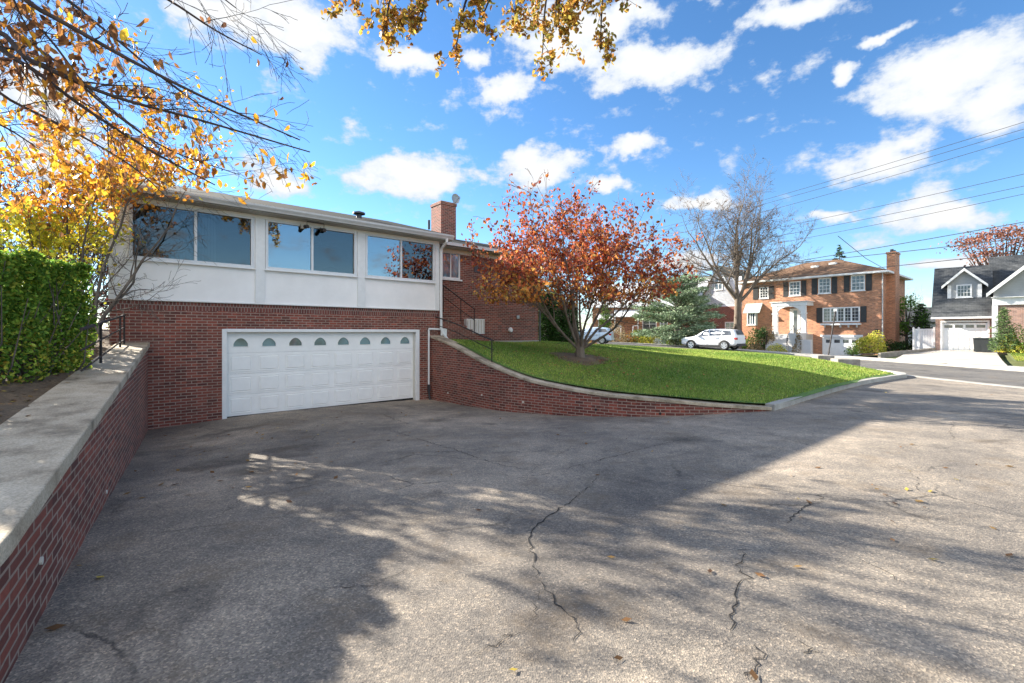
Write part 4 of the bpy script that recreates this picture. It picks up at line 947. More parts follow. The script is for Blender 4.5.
conifer("spruce_tree", "pointed dark spruce top rising behind the brown hipped roof", (47, 66, -1.5), 14.0, 3.6, 31, LC_DARK, dens=1.3, size=.5, p=.9)
conifer("columnar_conifer", "slim weeping conifer in front of the pinkish brick front", (32.95, 30.8, -1.35), 2.95, .66, 33, [((.13, .2, .07), 3), ((.08, .14, .05), 3), ((.2, .26, .09), 1)], dens=1.3, size=.16, p=.55, irregular=.35)
conifer("columnar_conifer", "small pale green columnar conifer by the red brick steps across the street", (11.5, 56.5, -1.2), 4.6, .95, 34, [((.16, .27, .04), 3), ((.22, .34, .07), 2)], dens=1.2, size=.22, p=.35)
conifer("columnar_conifer", "dark green conifer beside the brick chimney wall", (38.2, 43.0, -1.6), 4.3, .9, 35, LC_DARK, dens=1.0, size=.26, p=.45)

# ---- shrubs
def shrub(name, label, b, rx, ry, H, seed, cols, n=900, size=.09, group=None, flat=.5, cat="shrub", lump=.22, shape='rhomb', aspect=.65, mat="leaf", stemsn=9):
    rng = np.random.default_rng(seed); b = np.array(b, float); root = empty(name, tuple(b)); tag(root, label, cat, group)
    v = unit(rng.normal(size=(n, 3))); v[:, 2] = np.abs(v[:, 2]); rad = rng.uniform(.25, 1, n) ** .33
    k = rng.normal(size=(5, 3)) * 3; ph = rng.uniform(0, 6, 5); lum = 1 + lump * np.mean([np.sin(v @ kk + p_) for kk, p_ in zip(k, ph)], 0) * 1.6
    C = b + v * (rad * lum)[:, None] * np.array([rx, ry, H]); C[:, 2] = np.maximum(C[:, 2], b[2] + .03)
    out = []
    for i in range(stemsn):
        e = C[rng.integers(n)]; s = b + np.array([rng.normal(0, rx * .12), rng.normal(0, ry * .12), -.05]); out.append(([s, (s + e) / 2 + rng.normal(0, .04, 3) * H, e], [.02 * H + .004, .012 * H + .003, .004]))
    tubes("stem", out, M["bark"], root, b); leaves("foliage", C, size, pick(rng, n, cols, .2), M[mat], root, rng, shape, aspect=aspect, off=b); return root
G1 = [((.16, .26, .05), 3), ((.10, .18, .04), 3), ((.26, .36, .08), 1)]; GY = [((.60, .56, .09), 3), ((.74, .64, .10), 2), ((.36, .42, .07), 1.5)]
GD = [((.035, .07, .02), 3), ((.05, .10, .03), 2)]; GT = [((.30, .22, .12), 3), ((.36, .28, .16), 2), ((.2, .15, .09), 1)]; GO = [((.45, .28, .05), 2), ((.40, .15, .06), 2), ((.25, .2, .05), 1)]

# ---- hedge on the left
def hedge():
    rng = np.random.default_rng(14); P0 = np.array([-5.98, 6.6]); P1 = np.array([-5.66, 4.25]); d = unit(P1 - P0); nrm = np.array([d[1], -d[0]]); nrm = -nrm if nrm[0] > 0 else nrm; Ln = np.linalg.norm(P1 - P0); T = 1.35; top = .93
    b = np.array([*(P0 + d * Ln / 2 + nrm * T / 2), -.78]); root = empty("privet_hedge", tuple(b)); tag(root, "clipped green privet hedge behind the left retaining wall", "hedge")
    C = []; n = 40000
    u = rng.uniform(0, Ln, n); w = rng.uniform(0, T, n); h = rng.uniform(0, 1, n)
    # push most leaves towards the clipped surfaces
    k = rng.random(n); sel = k < .40; w[sel] = np.abs(rng.normal(0, .08, sel.sum())); sel = (k >= .40) & (k < .62); h[sel] = 1 - np.abs(rng.normal(0, .045, sel.sum())); sel = (k >= .62) & (k < .74); u[sel] = np.abs(rng.normal(0, .08, sel.sum()))
    zb = -.85; wob = .05 * np.sin(u * 4.1) + .04 * np.sin(h * 9 + u * 2.3) + .03 * np.sin(u * 11)
    z = zb + (top - zb) * h + (.03 * np.sin(u * 7) + .03 * np.sin(w * 9 + u * 13) + np.where(rng.random(n) < .03, rng.uniform(0, .14, n), 0)) * (h > .8); w = w + wob
    keep = rng.random(n) < np.where(h < .42, .20 + .9 * h * (.5 + .5 * np.sin(u * 5 + 1) ** 2), 1.0); keep |= (u < .5) & (rng.random(n) < .5)
    X = P0[0] + d[0] * u + nrm[0] * w; Y = P0[1] + d[1] * u + nrm[1] * w; C = np.stack([X, Y, z], 1)[keep]; hh = h[keep]; n = len(C)
    cols = pick(rng, n, [((.20, .35, .05), 4), ((.12, .24, .04), 3), ((.34, .48, .07), 2.6), ((.50, .54, .09), 1.2)], .22)
    yl = pick(rng, n, [((.55, .52, .08), 1), ((.36, .42, .07), 1), ((.60, .40, .08), .4)]); m = rng.random(n) < np.clip(.45 - hh * .75, .02, 1); cols[m] = yl[m]
    leaves("foliage", C, .056, cols, M["leafnear"], root, rng, 'leaf', aspect=.55, off=b)
    out = []
    for i in range(46):
        uu = rng.uniform(.2, Ln - .1); ww = rng.uniform(.12, .8); s = np.array([P0[0] + d[0]*uu + nrm[0]*ww, P0[1] + d[1]*uu + nrm[1]*ww, -.9]); nb = rng.integers(3, 6)
        for j in range(nb):
            e = s + np.array([rng.normal(0, .25), rng.normal(0, .25), rng.uniform(1.0, 1.7)]); m_ = (s + e) / 2 + rng.normal(0, .07, 3); out.append(([s, s * .6 + m_ * .4 + rng.normal(0, .02, 3), m_, e], [.016, .012, .009, .004]))
    tubes("stem", out, M["bark"], root, b)
hedge()

# ---- C. yellow tree beside the house corner, C2 bare reddish tree behind it
def yellow_tree():
    rng = np.random.default_rng(9); b = np.array([-8.6, 9.2, -.5]); root = empty("yellow_tree", tuple(b)); tag(root, "slender multi-stemmed tree with yellow green leaves at the left corner of the house", "tree")
    cfg = dict(levels=4, rmin=.0035); cfg[0] = dict(kids=(6, 8), len=.45, ang=42, wander=.12, up=.04, t0=.25, rr=.5, seg=9, taper=.75)
    cfg[1] = dict(kids=(4, 5), len=.55, ang=42, wander=.16, up=.03, t0=.2, rr=.55); cfg[2] = dict(kids=(3, 4), len=.6, ang=42, wander=.2, rr=.6, seg=5); cfg[3] = dict(wander=.22, seg=4)
    out = []; tips = []
    for x, y, z, l in [(-.75,.1,1.4,2.7),(-.35,-.2,1.6,2.9),(-1.1,.3,1.1,2.6),(.05,.3,1.9,3.3),(.62,-.05,1.9,4.0),(-.3,.4,1.9,3.8),(.3,.25,1.9,4.1),(-.6,.7,1.3,2.5),(-1.25,-.5,1.05,2.5),(-.2,.9,1.5,2.6)]:
        grow(rng, b + np.array([x, y, 0]) * .12, (x, y, z), l, .04, 0, cfg, out, tips)
    C, Ax = along(rng, tips, 6.0, .07, .0); u_ = C[:, 0] / C[:, 1]; v_ = C[:, 2] / C[:, 1]; keep = (rng.random(len(C)) < np.where((C[:, 2] < 1.7) & (C[:, 0] > -9.7), .16, .85)) & (C[:, 2] > .35 + .6 * (C[:, 0] > -8.9)) & ((u_ < -.86 + .03 * rng.normal(size=len(C))) | ((v_ > .30 + .02 * rng.normal(size=len(C))) & (u_ < -.52 + .03 * rng.normal(size=len(C))))); C = C[keep]; n = len(C)
    cols = pick(rng, n, [((.72, .66, .06), 4), ((.56, .58, .07), 3), ((.80, .60, .06), 2), ((.40, .46, .07), 1)], .14)
    o3 = pick(rng, n, [((.78, .34, .04), 4), ((.84, .48, .05), 3), ((.60, .23, .05), 2.4), ((.36, .16, .08), 1)], .16); m3 = rng.random(n) < np.clip((C[:, 2] - 2.0) / .9, 0, .92); cols[m3] = o3[m3]
    # the leafless stem leaning across the sunroom
    t2 = []; c2 = dict(cfg); c2[0] = dict(kids=(4, 5), len=.42, ang=48, wander=.13, up=.06, t0=.3, rr=.45, seg=9, taper=.7)
    grow(rng, b + (.1, .0, 0), (.42, .05, 1.5), 2.6, .042, 0, c2, out, t2); grow(rng, b + (.3, .05, 1.1), (1.2, -.1, .35), 1.15, .014, 1, c2, out, t2)
    tubes("trunk", out, M["bark"], root, b); leaves("foliage", C, .098, cols, M["leafnear"], root, rng, 'leaf', droop=.4, aspect=.7, off=b)
yellow_tree()
bare_tree("maple_tree", "thin reddish bare tree standing behind the yellow tree at the far left", (-17.5, 17.5, -1.0), 8.6, 41, mat="twig", spread=1.35, kids=1.05, leafcols=[((.20, .07, .07), 2), ((.28, .10, .07), 1)], per=.8, leafs=.10, r0=.13, fork=.08)
bare_tree("maple_tree", "bare purple twigged tree beyond the hedge at the left edge", (-16.5, 11.5, -.8), 7.2, 42, mat="twig", spread=1.4, kids=.95, leafcols=[((.18, .07, .08), 2), ((.26, .10, .08), 1)], per=.9, leafs=.08, r0=.10, fork=.08)
for i, (x, y, rx, h, nm) in enumerate([(-8.9, 6.9, .7, 1.1, "low shrub with yellow and green leaves between the hedge and the iron railing"), (-10.9, 9.8, 1.1, 1.7, "taller loose shrub with yellowing leaves behind the iron railing"), (-12.6, 6.6, 1.5, 2.4, "loose yellow leaved shrub behind the privet hedge")]):
    shrub("garden_shrub", nm, (x, y, -.62), rx, rx, h, 60 + i, [((.30, .32, .05), 3), ((.16, .22, .04), 3), ((.42, .30, .06), 1.2), ((.2, .12, .06), 1)], n=int(2600 * rx), size=.075, mat="leafnear", shape='leaf', lump=.5)

# ---- D. overhanging orange tree (trunk just outside the left edge)
def limb(rng, P, r0, out, tips, nk, kl, cfg, lvl=1, up=-.02):
    """hand-placed limb through points with procedural side twigs"""
    Q = catmull([Vector(p) for p in P], 5); n = len(Q); pts = [np.array(q) for q in Q]; rs = [r0 * (1 - .86 * i / (n - 1)) + .002 for i in range(n)]; out.append((pts, rs))
    for j in range(nk):
        t = .12 + .88 * (j + rng.random()) / nk; i = min(int(t * (n - 1)), n - 2); d = unit(pts[i+1] - pts[i]); s = unit(np.cross(d, rng.normal(size=3))); a = math.radians(rng.normal(38, 10)); nd = d * math.cos(a) + s * math.sin(a) + np.array([0, 0, up])
        grow(rng, pts[i], nd, kl * rng.uniform(.6, 1.3), rs[i] * .5, lvl, cfg, out, tips)
    tips.append((np.array(pts[-4:]), np.array([unit(pts[-1] - pts[-2])] * 4)))
def at(px, py, D): return ((px - CX) / F * D, D, (HY - py) / F * D)
def clump(rng, tips, frac, per, spread):
    """leaves hang in tufts: only some twigs carry them"""
    sel = [t for t in tips if rng.random() < frac]; return along(rng, sel, per, spread, .3)
def orange_tree():
    rng = np.random.default_rng(17); b = np.array([-7.6, 3.2, -.75]); root = empty("orange_tree", tuple(b)); tag(root, "overhanging tree with drooping orange and brown leaves at the upper left", "tree")
    cfg = dict(levels=4, rmin=.0022); cfg[1] = dict(kids=(3, 5), len=.55, ang=36, wander=.09, up=-.03, rr=.6, seg=6); cfg[2] = dict(kids=(2, 3), len=.6, ang=36, wander=.12, up=-.03, rr=.6, seg=5); cfg[3] = dict(wander=.14, seg=4, up=-.03)
    out = []; tips = []; f = b + (.1, .1, 3.0)
    out.append(([b - (0,0,.1), b + (0, .05, 1.6), f, f + (.3, .2, .5)], [.19, .15, .12, .07]))
    P = [((-40,20,4.4),(30,60,4.3),(110,95,4.3),(200,120,4.4),(310,152,4.7)), ((-60,30,4.6),(20,62,4.5),(80,105,4.5),(150,150,4.7),(215,185,5.0)), ((-50,-30,4.0),(40,10,4.1),(130,60,4.2),(220,105,4.4),(300,140,4.7)),
         ((-60,-60,4.2),(60,-40,4.3),(150,-10,4.4),(215,30,4.6),(262,55,4.8)), ((-60,60,5.2),(10,100,5.2),(70,130,5.3),(130,165,5.5),(170,200,5.7)), ((-70,-40,4.6),(40,-15,4.6),(105,30,4.7),(165,80,4.9),(235,130,5.2)),
         ((-60,0,5.4),(40,50,5.4),(110,110,5.5),(170,150,5.7),(240,175,6.0)), ((-60,-90,3.6),(40,-90,3.7),(150,-60,3.9),(200,-20,4.2),(236,8,4.4)), ((-80,80,4.8),(-30,110,4.8),(10,130,4.9),(40,150,5.0)), ((-60,-20,6.0),(30,20,6.1),(90,90,6.2),(150,140,6.4),(190,180,6.6))]
    for i, pl in enumerate(P):
        pts = [tuple(f + (.25, .15, .4))] + [at(*p) for p in pl]; limb(rng, pts, .030 if i < 3 else .022, out, tips, 6 if i in (2, 3, 7) else 13, .70, cfg)
    ang = lambda P_: (P_[0] / max(P_[1], .1), P_[2] / max(P_[1], .1))
    def inside(P_): u_, v_ = ang(P_); return u_ < -.46 + .05 * rng.random() and (v_ > .30 or u_ < -.86) and v_ > .12
    tips = [t for t in tips if inside(t[0][-1])]; out[:] = [o_ for o_ in out if o_[1][0] > .012 or inside(o_[0][-1])]
    tubes("trunk", out, M["twig"], root, b)
    C, Ax = clump(rng, tips, .36, 7.5, .05); px = CX + F * C[:, 0] / C[:, 1]; py = HY - F * C[:, 2] / C[:, 1]
    # tufts: dense along the low drooping sprays, nearly bare whips higher up
    pr = .13 + .30 * ((C[:, 2] < 2.05) & (C[:, 1] > 4.3)) + .38 * ((C[:, 0] < -3.9) & (C[:, 2] > 2.2))
    pr = pr * np.where((C[:, 0] / C[:, 1] > -.78) & (C[:, 2] / C[:, 1] > .40), .45, 1)
    keep = (C[:, 2] > .6) & (rng.random(len(C)) < pr) & ((C[:, 2] / C[:, 1] > .27) | (C[:, 0] / C[:, 1] < -.86)) & ((C[:, 0] < -2.75 + rng.normal(0, .15, len(C))) | (rng.random(len(C)) < .4)); C = C[keep]; n = len(C)
    cols = pick(rng, n, [((.76, .36, .04), 4), ((.84, .50, .05), 3.4), ((.58, .25, .05), 2.2), ((.34, .17, .08), 1.6)], .16)
    br = pick(rng, n, [((.28, .13, .06), 3), ((.40, .19, .06), 2), ((.20, .10, .06), 1)]); m = rng.random(n) < np.clip((C[:, 2] - 1.9) * .9, 0, .85); cols[m] = br[m]
    leaves("foliage", C, .098, cols, M["leafnear"], root, rng, 'leaf', droop=1.9, aspect=.46, off=b)
orange_tree()

# ---- E. oak branches hanging into the top of the frame (trunk behind the camera)
def oak():
    rng = np.random.default_rng(23); b = np.array([3.4, -4.6, -1.6]); root = empty("oak_tree", tuple(b)); tag(root, "oak branches with rust and olive leaves hanging in from the top of the picture", "tree")
    cfg = dict(levels=4, rmin=.003); cfg[1] = dict(kids=(3, 4), len=.6, ang=32, wander=.12, up=-.10, rr=.6, seg=6); cfg[2] = dict(kids=(2, 3), len=.6, ang=40, wander=.16, up=-.06, rr=.6, seg=5); cfg[3] = dict(wander=.18, seg=3, up=-.04)
    out = []; tips = []; f = b + (.0, .2, 5.2); out.append(([b - (0,0,.2), b + (0, 0, 2.6), f, f + (-.2, .8, 1.5), f + (-.4, 1.6, 2.6)], [.34, .27, .22, .16, .08]))
    top = f + (-.3, 1.2, 2.0)
    G = [((470,-330,5.6),(440,-120,6.6),(370,-40,7.0),(335,6,7.1)), ((500,-330,5.6),(470,-110,6.4),(400,-25,6.7),(382,40,6.8)), ((520,-330,5.6),(490,-110,6.4),(435,-20,6.6),(418,30,6.7)), ((540,-330,5.6),(520,-100,6.4),(470,-10,6.6),(455,52,6.7)),
         ((560,-330,5.6),(560,-110,6.3),(500,-20,6.5),(480,22,6.6)), ((570,-330,5.6),(590,-120,6.3),(550,-20,6.5),(542,58,6.6)), ((580,-330,5.6),(600,-120,6.3),(560,-20,6.6),(556,30,6.7)), ((600,-330,5.6),(630,-120,6.3),(605,-20,6.6),(600,52,6.7)), ((560,-330,5.6),(600,-110,6.8),(580,-15,7.1),(572,12,7.2)), ((490,-330,5.6),(480,-110,6.9),(430,-10,7.1),(395,20,7.2)), ((540,-330,5.6),(545,-110,6.9),(520,-15,7.2),(515,18,7.2))]
    for pl in G:
        pts = [tuple(top)] + [at(*p) for p in pl]; Q = catmull([Vector(p) for p in pts], 5); n = len(Q); arr = [np.array(q) for q in Q]; rs = [.05 * (1 - .9 * i / (n - 1)) + .002 for i in range(n)]; out.append((arr, rs))
        for j in range(9):
            i = min(int((.62 + .38 * (j + rng.random()) / 9) * (n - 1)), n - 2); d = unit(arr[i+1] - arr[i]); s = unit(np.cross(d, rng.normal(size=3))); grow(rng, arr[i], d * .8 + s * .55, .34 * rng.uniform(.6, 1.2), .006, 2, cfg, out, tips)
        tips.append((np.array(arr[-4:]), np.array([d] * 4)))
    tubes("trunk", out, M["twig"], root, b); C, Ax = along(rng, tips, 9.5, .04, .1); py = HY - F * C[:, 2] / C[:, 1]
    n = len(C); cols = pick(rng, n, [((.55, .33, .06), 3), ((.46, .22, .05), 3), ((.38, .32, .07), 2.5), ((.66, .44, .09), 1.5), ((.28, .13, .05), 1)], .2)
    leaves("foliage", C, .085, cols, M["leafnear"], root, rng, 'leaf', droop=.5, aspect=.6, off=b)
oak()

# ---- arborvitae behind the house corner, mid and far trees
for i, (px, D, lab) in enumerate([(547, 24.5, "dark green arborvitae touching the brick house corner"), (558, 25.4, "dark green arborvitae, middle one of the clipped row beyond the house corner"), (569, 26.4, "dark green arborvitae at the right end of the row beyond the house corner")]):
    conifer("arborvitae", lab, ((px-CX)/F*D, D, lz((px-CX)/F*D, D) - .1), 2.75 - .12 * i, .62, 70 + i, [((.03, .07, .015), 3), ((.05, .11, .02), 2), ((.02, .045, .012), 2)], cat="conifer", group="arborvitae row beyond the house", dens=2.0, size=.12, p=.28, aspect=.5, irregular=.1, z0=.02)
shrub("arborvitae", "yellow green arborvitae rising behind the dark row", ((556-CX)/F*29, 29, -.8), .6, .6, 4.1, 75, [((.34, .36, .05), 2), ((.2, .27, .05), 2)], n=1500, size=.12)

def leafy(name, label, b, H, R, seed, cols, n=2500, size=.2, trunk="bark", group=None, zc=.62, vs=.4):
    """deciduous tree still in leaf: limbs + leaf clumps through the crown volume"""
    rng = np.random.default_rng(seed); b = np.array(b, float); root = empty(name, tuple(b)); tag(root, label, "tree", group); out = [([b, b + (0,0,H*.3), b + (0,0,H*.7)], [.03*H, .02*H, .01*H])]; C = []
    k = max(10, int(n / 70))
    for i in range(k):
        v = unit(rng.normal(size=3)) * rng.uniform(.45, 1) ** .5; e = b + np.array([v[0]*R, v[1]*R, H*zc + v[2]*H*vs]); s = b + (0, 0, H * rng.uniform(.22, .55)); out.append(([s, (s+e)/2 + (0,0,-.04*H), e], [.012*H, .007*H, .01]))
        C.append(e + rng.normal(0, 1, (70, 3)) * np.array([R*.16, R*.16, H*vs*.12]))
    C = np.concatenate(C); tubes("trunk", out, M[trunk], root, b); leaves("foliage", C, size, pick(rng, len(C), cols, .2), M["leaf"], root, rng, 'rhomb', off=b); return root
leafy("autumn_tree", "rust coloured tree rising behind the grey shingled roof at the right edge", (62, 58, -1.5), 15.6, 5.0, 81, [((.30, .12, .08), 3), ((.22, .10, .08), 2), ((.36, .17, .09), 1)], n=3200, size=.32, trunk="twig", zc=.78, vs=.17)
leafy("small_tree", "bright green small tree beside the brick chimney", (36.2, 42.2, -1.6), 4.6, 1.5, 82, [((.14, .30, .04), 3), ((.20, .38, .05), 2), ((.08, .18, .03), 1)], n=2400, size=.16)
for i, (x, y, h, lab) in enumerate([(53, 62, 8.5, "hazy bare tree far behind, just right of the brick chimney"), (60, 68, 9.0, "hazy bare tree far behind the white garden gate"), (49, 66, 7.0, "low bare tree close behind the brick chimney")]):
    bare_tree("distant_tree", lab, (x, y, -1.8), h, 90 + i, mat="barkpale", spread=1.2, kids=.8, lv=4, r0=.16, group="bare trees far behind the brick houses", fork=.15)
# trees on the far side of the street, seen through the red tree, and behind the photographer (mirrored in the windows)
for i, (x, y, h, r, lab, cl) in enumerate([(1.5, 62, 8.5, 4.0, "dull green tree far behind the red leaved tree", G1), (-6, 60, 9, 4.2, "brown green tree far behind the brick house", GT)]):
    leafy("distant_tree", lab, (x, y, -1.2), h, r, 100 + i, cl, n=2200, size=.34)
bare_tree("street_tree", "bare tree standing across the road behind the photographer, seen in the sunroom glass", (14, -15, -1.6), 9, 110, spread=1.2, kids=.8, lv=4, r0=.2)
leafy("street_tree", "leafy tree behind the photographer, mirrored in the right sunroom window", (21, -6, -1.8), 6.5, 2.8, 111, [((.30, .22, .08), 3), ((.2, .2, .06), 2), ((.36, .15, .06), 1)], n=2400, size=.22)
leafy("street_tree", "second leafy tree behind the photographer, mirrored low in the middle sunroom window", (8, -20, -1.6), 7.5, 3.2, 112, [((.14, .18, .06), 3), ((.26, .2, .08), 2)], n=2200, size=.24)

# ---- lawn grass, leaf litter
def grass(name, poly, zf, n, seed, cols, size=(.035, .075), w=.012, near=None):
    rng = np.random.default_rng(seed); xs = [p[0] for p in poly]; ys = [p[1] for p in poly]; X = []; tot = 0
    while tot < n:
        q = rng.uniform((min(xs), min(ys)), (max(xs), max(ys)), (n, 2)); q = q[inpoly(q[:, 0], q[:, 1], poly)]
        D = np.hypot(q[:, 0], q[:, 1]); q = q[rng.random(len(q)) < np.clip((13 / D) ** 1.6, .1, 1)]; X.append(q); tot += len(q)
    X = np.concatenate(X)[:n]; D = np.hypot(X[:, 0], X[:, 1]); z = np.concatenate([np.atleast_1d(zf(X[i:i+20000, 0], X[i:i+20000, 1])) for i in range(0, n, 20000)]); k = np.clip(D / 16, .9, 2.0)
    h = rng.uniform(*size, n) * (.6 + .4 * k); th = rng.uniform(0, 6.283, n); lean = rng.normal(0, .45, (n, 2)) * h[:, None]; ww = w * k * 1.2
    B = np.stack([X[:, 0], X[:, 1], z - .025], 1); a = np.stack([np.cos(th) * ww, np.sin(th) * ww, 0 * th], 1); T = B + np.stack([lean[:, 0], lean[:, 1], h + .01], 1)
    V = np.stack([B - a, B + a, T], 1).reshape(-1, 3)
    pn = np.sin(X[:, 0] * .9 + 1.3 * np.sin(X[:, 1] * .7)) + np.sin(X[:, 1] * 1.1 + X[:, 0] * .5) + .6 * np.sin(X[:, 0] * 3.1) * np.sin(X[:, 1] * 2.7); c = pick(rng, n, cols, .2); c = c * (1 + .13 * pn[:, None] * np.array([1.5, 1, 1])); dry = (rng.random(n) < .05 + .05 * np.clip(pn, 0, 2)); c[dry] = (.34, .30, .10)
    o = fast_mesh(name, V, np.arange(n * 3).reshape(n, 3), 3, M["blade"], None, np.repeat(np.clip(c, 0, 1), 3, 0)); tag(o, "short mown green grass covering the lawn" if "lawn" in name else None, "grass", kind="stuff"); return o
IN = [(p[0] + .2, p[1] + .23) for p in [(q.x, q.y) for q in CWS]] + [(5.85, 10.5), (12.7, 16.55), (15.85, 19.1), (15.4, 21), (14.9, 24), (14.1, 28), (12.4, 32), (9.1, 35.8), (3.5, 38.4), (-3, 38), (-3, 22), (-.4, 19.3), (-2.1, 17)]
grass("lawn_grass", IN, lz, 230000, 3, [((.24, .36, .06), 4), ((.31, .42, .08), 3), ((.16, .26, .05), 2), ((.42, .44, .13), 1.8)])
def litter():
    rng = np.random.default_rng(44); P = []
    def add(n, cx, cy, sx, sy): P.append(np.stack([rng.normal(cx, sx, n), rng.normal(cy, sy, n)], 1))
    add(30, 4.6, 4.0, 1.0, .7); add(20, 5.6, 5.2, 1.2, .7); add(30, 3, 3.2, 1.5, 1.2); add(60, -3, 8, 3, 3); add(50, 8, 9, 5, 4); add(120, -4.6, 7.5, 1.2, 2.6); add(40, 5, 2.6, 1, .6)
    q = np.concatenate(P); 
    t = (q - np.array([LB.x, LB.y])) @ np.array([WN.x, WN.y]); q = q[(t < -.06) & ~inpoly(q[:, 0], q[:, 1], LAWN) & (q[:, 1] > .5)]
    f = (q - np.array([A.O.x, A.O.y])) @ np.array([A.v.x, A.v.y]); q = q[f < -.05]; n = len(q); z = gz(q[:, 0], q[:, 1]) + .012
    C = np.stack([q[:, 0], q[:, 1], z], 1); a = rng.uniform(0, 6.283, n); s = rng.uniform(.022, .05, n)[:, None]; A1 = np.stack([np.cos(a), np.sin(a), rng.uniform(-.15, .3, n)], 1); B1 = np.stack([-np.sin(a), np.cos(a), rng.uniform(-.3, .3, n)], 1)
    V = np.stack([C - A1*s, C + B1*s*.5, C + A1*s, C - B1*s*.5], 1).reshape(-1, 3); V[:, 2] = np.maximum(V[:, 2], np.repeat(z, 4) - .006)
    c = pick(rng, n, [((.36, .22, .08), 3), ((.24, .13, .06), 3), ((.50, .38, .08), 1.2), ((.14, .08, .05), 1)]); o = fast_mesh("fallen_leaves", V, np.arange(n*4).reshape(n, 4), 4, M["leaf"], None, np.repeat(c, 4, 0)); tag(o, "dry leaves scattered over the driveway", "leaf litter", kind="stuff")
    # under the red tree
    n = 900; rr = np.abs(rng.normal(0, 2.3, n)); th = rng.uniform(0, 6.283, n); X = 2.5 + rr * np.cos(th); Y = 14.9 + rr * np.sin(th); k = inpoly(X, Y, IN); X, Y = X[k], Y[k]; n = len(X); z = lz(X, Y) + .035
    C = np.stack([X, Y, z], 1); a = rng.uniform(0, 6.283, n); s = rng.uniform(.03, .055, n)[:, None]; A1 = np.stack([np.cos(a), np.sin(a), rng.uniform(-.3, .3, n)], 1); B1 = np.stack([-np.sin(a), np.cos(a), rng.uniform(-.3, .3, n)], 1)
    V = np.stack([C - A1*s, C + B1*s*.6, C + A1*s, C - B1*s*.6], 1).reshape(-1, 3); c = pick(rng, n, [((.50, .14, .07), 3), ((.40, .22, .09), 2), ((.28, .12, .07), 2)])
    o = fast_mesh("fallen_leaves", V, np.arange(n*4).reshape(n, 4), 4, M["leaf"], None, np.repeat(c, 4, 0)); tag(o, "red and brown leaves fallen on the grass under the red tree", "leaf litter", kind="stuff")
    # on the soil behind the wall
    n = 2600; t = rng.uniform(-2, 11, n); w_ = .4 + np.abs(rng.normal(0, 1.6, n)); X = LB.x + WD.x*t + WN.x*w_; Y = LB.y + WD.y*t + WN.y*w_; z = bedz(t, w_) + .015; on = w_ < .62; z[on] = np.array([capz((x, y)) for x, y in zip(X[on], Y[on])]) + .108
    sel = ~on | (rng.random(n) < .12); X, Y, z = X[sel], Y[sel], z[sel]; n = len(X); C = np.stack([X, Y, z], 1); a = rng.uniform(0, 6.283, n); s = rng.uniform(.02, .045, n)[:, None]; A1 = np.stack([np.cos(a), np.sin(a), rng.uniform(-.2, .3, n)], 1); B1 = np.stack([-np.sin(a), np.cos(a), rng.uniform(-.3, .3, n)], 1)
    V = np.stack([C - A1*s, C + B1*s*.5, C + A1*s, C - B1*s*.5], 1).reshape(-1, 3); c = pick(rng, n, [((.36, .22, .08), 3), ((.22, .13, .07), 3), ((.50, .38, .08), 1), ((.14, .08, .05), 1)])
    o = fast_mesh("fallen_leaves", V, np.arange(n*4).reshape(n, 4), 4, M["leaf"], None, np.repeat(c, 4, 0)); tag(o, "dry leaves lying on the soil behind the left wall", "leaf litter", kind="stuff")
litter()
# cracks in the asphalt: shallow dark fissures
def crack(pts, w=.010, seed=0):
    rng = np.random.default_rng(seed); P = [gp(*p) for p in pts]; Q = []
    for a, b in zip(P, P[1:]):
        m = max(3, int((b - a).length / .05))
        for k in range(m):
            t = k / m; q = a.lerp(b, t); n = Vector((-(b-a).y, (b-a).x, 0)).normalized(); Q.append(q + n * rng.normal(0, .017))
    Q.append(P[-1]); mb = MB(); pr = None; N_ = len(Q)
    for i, q in enumerate(Q):
        d = (Q[min(i+1, N_-1)] - Q[max(i-1, 0)]).normalized(); n = Vector((-d.y, d.x, 0)); ww = w * rng.uniform(.1, 1.5) * (1 - abs(2*i/(N_-1) - 1) ** 4 * .8); z = gz(q.x, q.y) + .004
        cur = (Vector((q.x, q.y, z)) - n*ww/2, Vector((q.x, q.y, z)) + n*ww/2)
        if pr: mb.face([pr[0], cur[0], cur[1], pr[1]])
        pr = cur
    o = mb.build("asphalt_crack", M["crack"]); tag(o, kind="structure"); return o
for i, (w_, c_) in enumerate([(.020, [(597,477),(588,489),(575,499),(560,508),(545,520),(531,531),(529,545),(533,560),(534,578)]), (.012, [(534,578),(548,590),(556,604),(566,614),(577,621),(579,632),(573,643)]), (.018, [(828,493),(812,502),(797,513),(786,524)]),
    (.016, [(744,549),(745,556),(741,566),(743,576),(738,588),(738,600),(731,612),(730,622),(733,636)]), (.013, [(756,645),(761,658),(758,668),(747,681)]), (.020, [(385,428),(402,434),(425,441),(452,449),(478,458),(505,466),(535,471),(560,470)]), (.018, [(560,470),(590,463),(620,455),(650,447),(676,441),(700,436)]),
    (.010, [(500,637),(514,634),(528,629)]), (.009, [(545,590),(540,600),(536,612),(530,620)]), (.008, [(470,655),(486,650),(500,644),(512,633)]), (.010, [(800,640),(812,648),(806,655),(822,652)]), (.010, [(905,470),(920,480),(915,488),(930,497)]), (.009, [(955,420),(950,432),(957,444)]), (.01, [(560,470),(545,474),(520,478),(498,474)]), (.010, [(860,560),(880,566),(895,580),(905,584)]), (.011, [(215,520),(240,500),(300,488),(340,480)]), (.009, [(300,600),(330,590),(372,585),(410,568)])]): crack(c_, w_ * .6, i)
